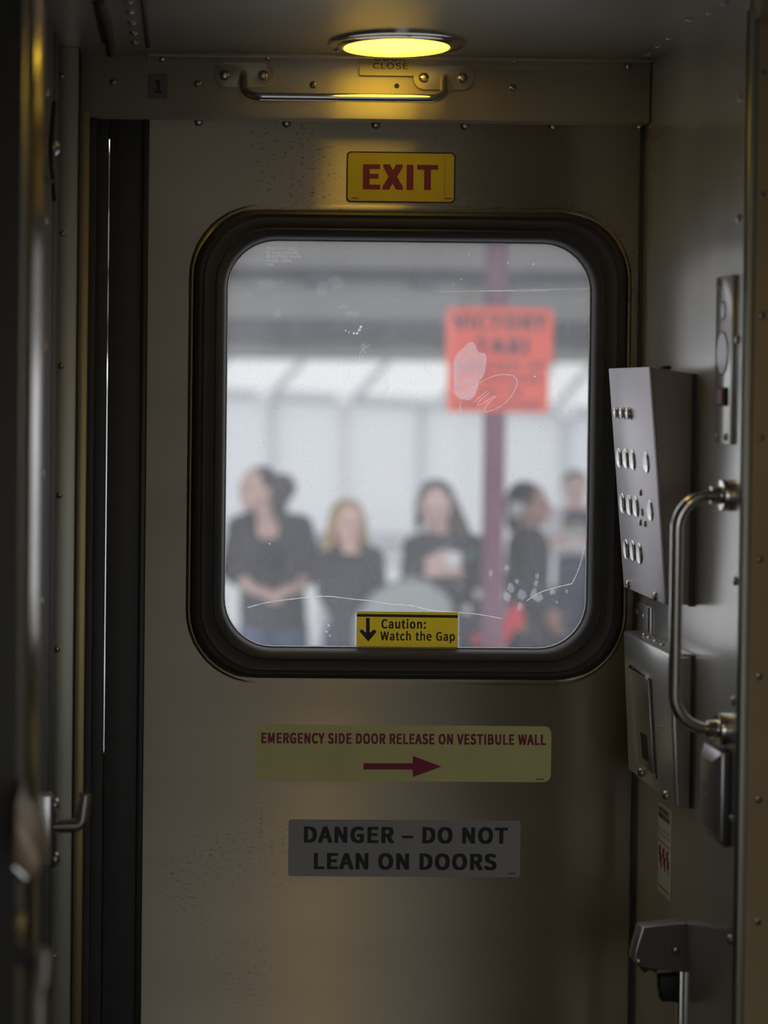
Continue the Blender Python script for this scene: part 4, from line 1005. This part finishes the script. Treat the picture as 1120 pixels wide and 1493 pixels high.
for x, y, r in ((673, 850, .024), (680, 889, .024), (697, 866, .022)):  # pale round spots on the coat front, modelled as discs
    build('coat_disc', MB().lathe(T3(x, y, -.150), NY, [(r, -.03), (r, .0), (r * .7, .006)], 16), mat('cream_disc', (.75, .72, .62), .5), p3)
build('sleeve_patch', MB().prism([T3(676, 812, -.155), T3(690, 804, -.155), T3(692, 811, -.155), T3(680, 819, -.155)], (0, .04, 0)), mat('green_patch', (.03, .22, .10), .6), p3)
# bag in front of her
m_bag = mat('grey_green_canvas', (0.36, 0.40, 0.385), 0.8, var=.06, vscale=(5, 5, 5))
bgY = 9.08
bgp = [P(x, y, bgY) for x, y in ((520, 905), (545, 872), (572, 853), (600, 848), (630, 852), (655, 868), (664, 895), (668, 960), (660, 1010), (530, 1010), (520, 960))]
bag = build('shoulder_bag', MB().prism(bgp, (0, .17, 0)), m_bag, bevel=.03, bseg=3); tag(bag, 'large grey green bag in front of the woman in the black coat', 'bag')
build('handle', MB().tube(spline_pts := [P(x, y, bgY + .16) for x, y in ((585, 856), (588, 846), (600, 841), (612, 846), (616, 856))], .008, 8), m_bag, bag)
# woman facing right
HAIRM[0] = m_hblk
p4, T4, h4 = make_person(9.8, 'woman in black facing right with dark hair and pale headphones', (774, 736),
    [(768, 757, 783, .05), (776, 750, 790, .12), (792, 744, 796, .165), (820, 741, 798, .17), (850, 742, 797, .16), (880, 740, 798, .165), (915, 739, 798, .17), (950, 740, 796, .17)],
    [((768, 793, -.15), (774, 850, -.19), (797, 886, -.24), -1, (Vector((.35, -.1, -.9)), Vector((-.6, -.6, 0)), .3)),
     ((764, 793, .13), (750, 848, -.02), (752, 880, -.20), 1, (Vector((.1, -.2, -.9)), Vector((-.6, -.6, 0)), .5))],
    [((765, 950), (765, 1060), (762, 1150)), ((778, 950, .08), (780, 1060, .08), (778, 1150, .08))], m_skin2, m_blk, m_blk,
    [('e', (0, .30, .28), (.82, .88, .84)), ('e', (0, .75, -.1), (.6, .5, .65)), ('c', (0, .8, -.2), (0, .85, -1.0), .42, .3)],
    sleeve=.9, yaw=68, headr=.108, top_from=0)
build('headphone', MB().lathe(h4(-.82, .55, -.18), Vector((-.75, -.5, 0)), [(.040, -.02), (.042, .012), (.03, .02)], 18), mat('pale_grey_plastic', (.66, .66, .64), .5), p4)
rb_ = build('red_bag', MB().prism([P(x, y, 9.44) for x, y in ((746, 884), (760, 882), (766, 900), (763, 914), (748, 922), (736, 945), (729, 940), (731, 915), (738, 896))], (0, .09, 0)), mat('bright_red_cloth', (.75, .03, .035), .6), bevel=.012); tag(rb_, 'bright red bag carried by the woman facing right', 'bag')
rs = build('red_pouch', MB().ellipsoid(P(693, 932, 9.30), (.027, .03, .026)), mat('bright_red_cloth', (.75, .03, .035), .6)); tag(rs, 'small red pouch low beside the maroon pole', 'pouch')
# man at the right edge
HAIRM[0] = m_hbrown
def stripe_mat(zs):
    m = bpy.data.materials.new('striped_shirt'); m.use_nodes = True; nt = m.node_tree; N = nt.nodes; L = nt.links
    geo = N.new('ShaderNodeNewGeometry'); sx = N.new('ShaderNodeSeparateXYZ'); L.new(geo.outputs['Position'], sx.inputs[0])
    mr = N.new('ShaderNodeMapRange'); mr.inputs[1].default_value = zs[0]; mr.inputs[2].default_value = zs[-1]; L.new(sx.outputs['Z'], mr.inputs[0])
    r = N.new('ShaderNodeValToRGB'); r.color_ramp.interpolation = 'CONSTANT'; cr = r.color_ramp
    cols = ((.05, .055, .09), (.80, .80, .86), (.30, .29, .22), (.06, .065, .11))
    cr.elements[0].position = 0; cr.elements[0].color = (*cols[0], 1); cr.elements.remove(cr.elements[1])
    for z, c in zip(zs[1:-1], cols[1:]):
        e = cr.elements.new((z - zs[0]) / (zs[-1] - zs[0])); e.color = (*c, 1)
    L.new(mr.outputs[0], r.inputs[0]); L.new(r.outputs[0], N['Principled BSDF'].inputs['Base Color']); N['Principled BSDF'].inputs['Roughness'].default_value = .85
    return m
Y5 = 11.5
z5 = lambda py: P(838, py, Y5).z
m_strp = stripe_mat([z5(900), z5(806), z5(771), z5(756), z5(720)])
p5, T5, h5 = make_person(Y5, 'man with short hair in a striped shirt at the right edge of the window', (839, 713),
    [(742, 826, 852, .05), (749, 816, 866, .09), (765, 812, 870, .11), (774, 814, 868, .115), (800, 815, 868, .11), (840, 813, 868, .115), (868, 812, 868, .12)],
    [((815, 758), (802, 800, -.06), (846, 790, -.22), -1, (Vector((.8, -.1, .1)), Vector((0, -.8, .5)), .3)), ((868, 758), (880, 800, -.06), (834, 792, -.20), 1, (Vector((-.8, -.1, .1)), Vector((0, -.8, .5)), .3))],
    [((823, 872), (820, 980), (818, 1060)), ((857, 872), (860, 980), (862, 1060))], mat('pale_skin', (0.92, 0.66, 0.60), 0.55), m_jeand, m_strp,
    [('e', (0, .22, .42), (.74, .82, .66)), ('e', (0, .45, .1), (.72, .55, .7))], sleeve=.85, yaw=-5, headr=.104, top_from=0, coat=mat('white_cloth', (.9, .9, .93), .8), coat_from=3, coat_to=5, coat_name='white_sleeves')
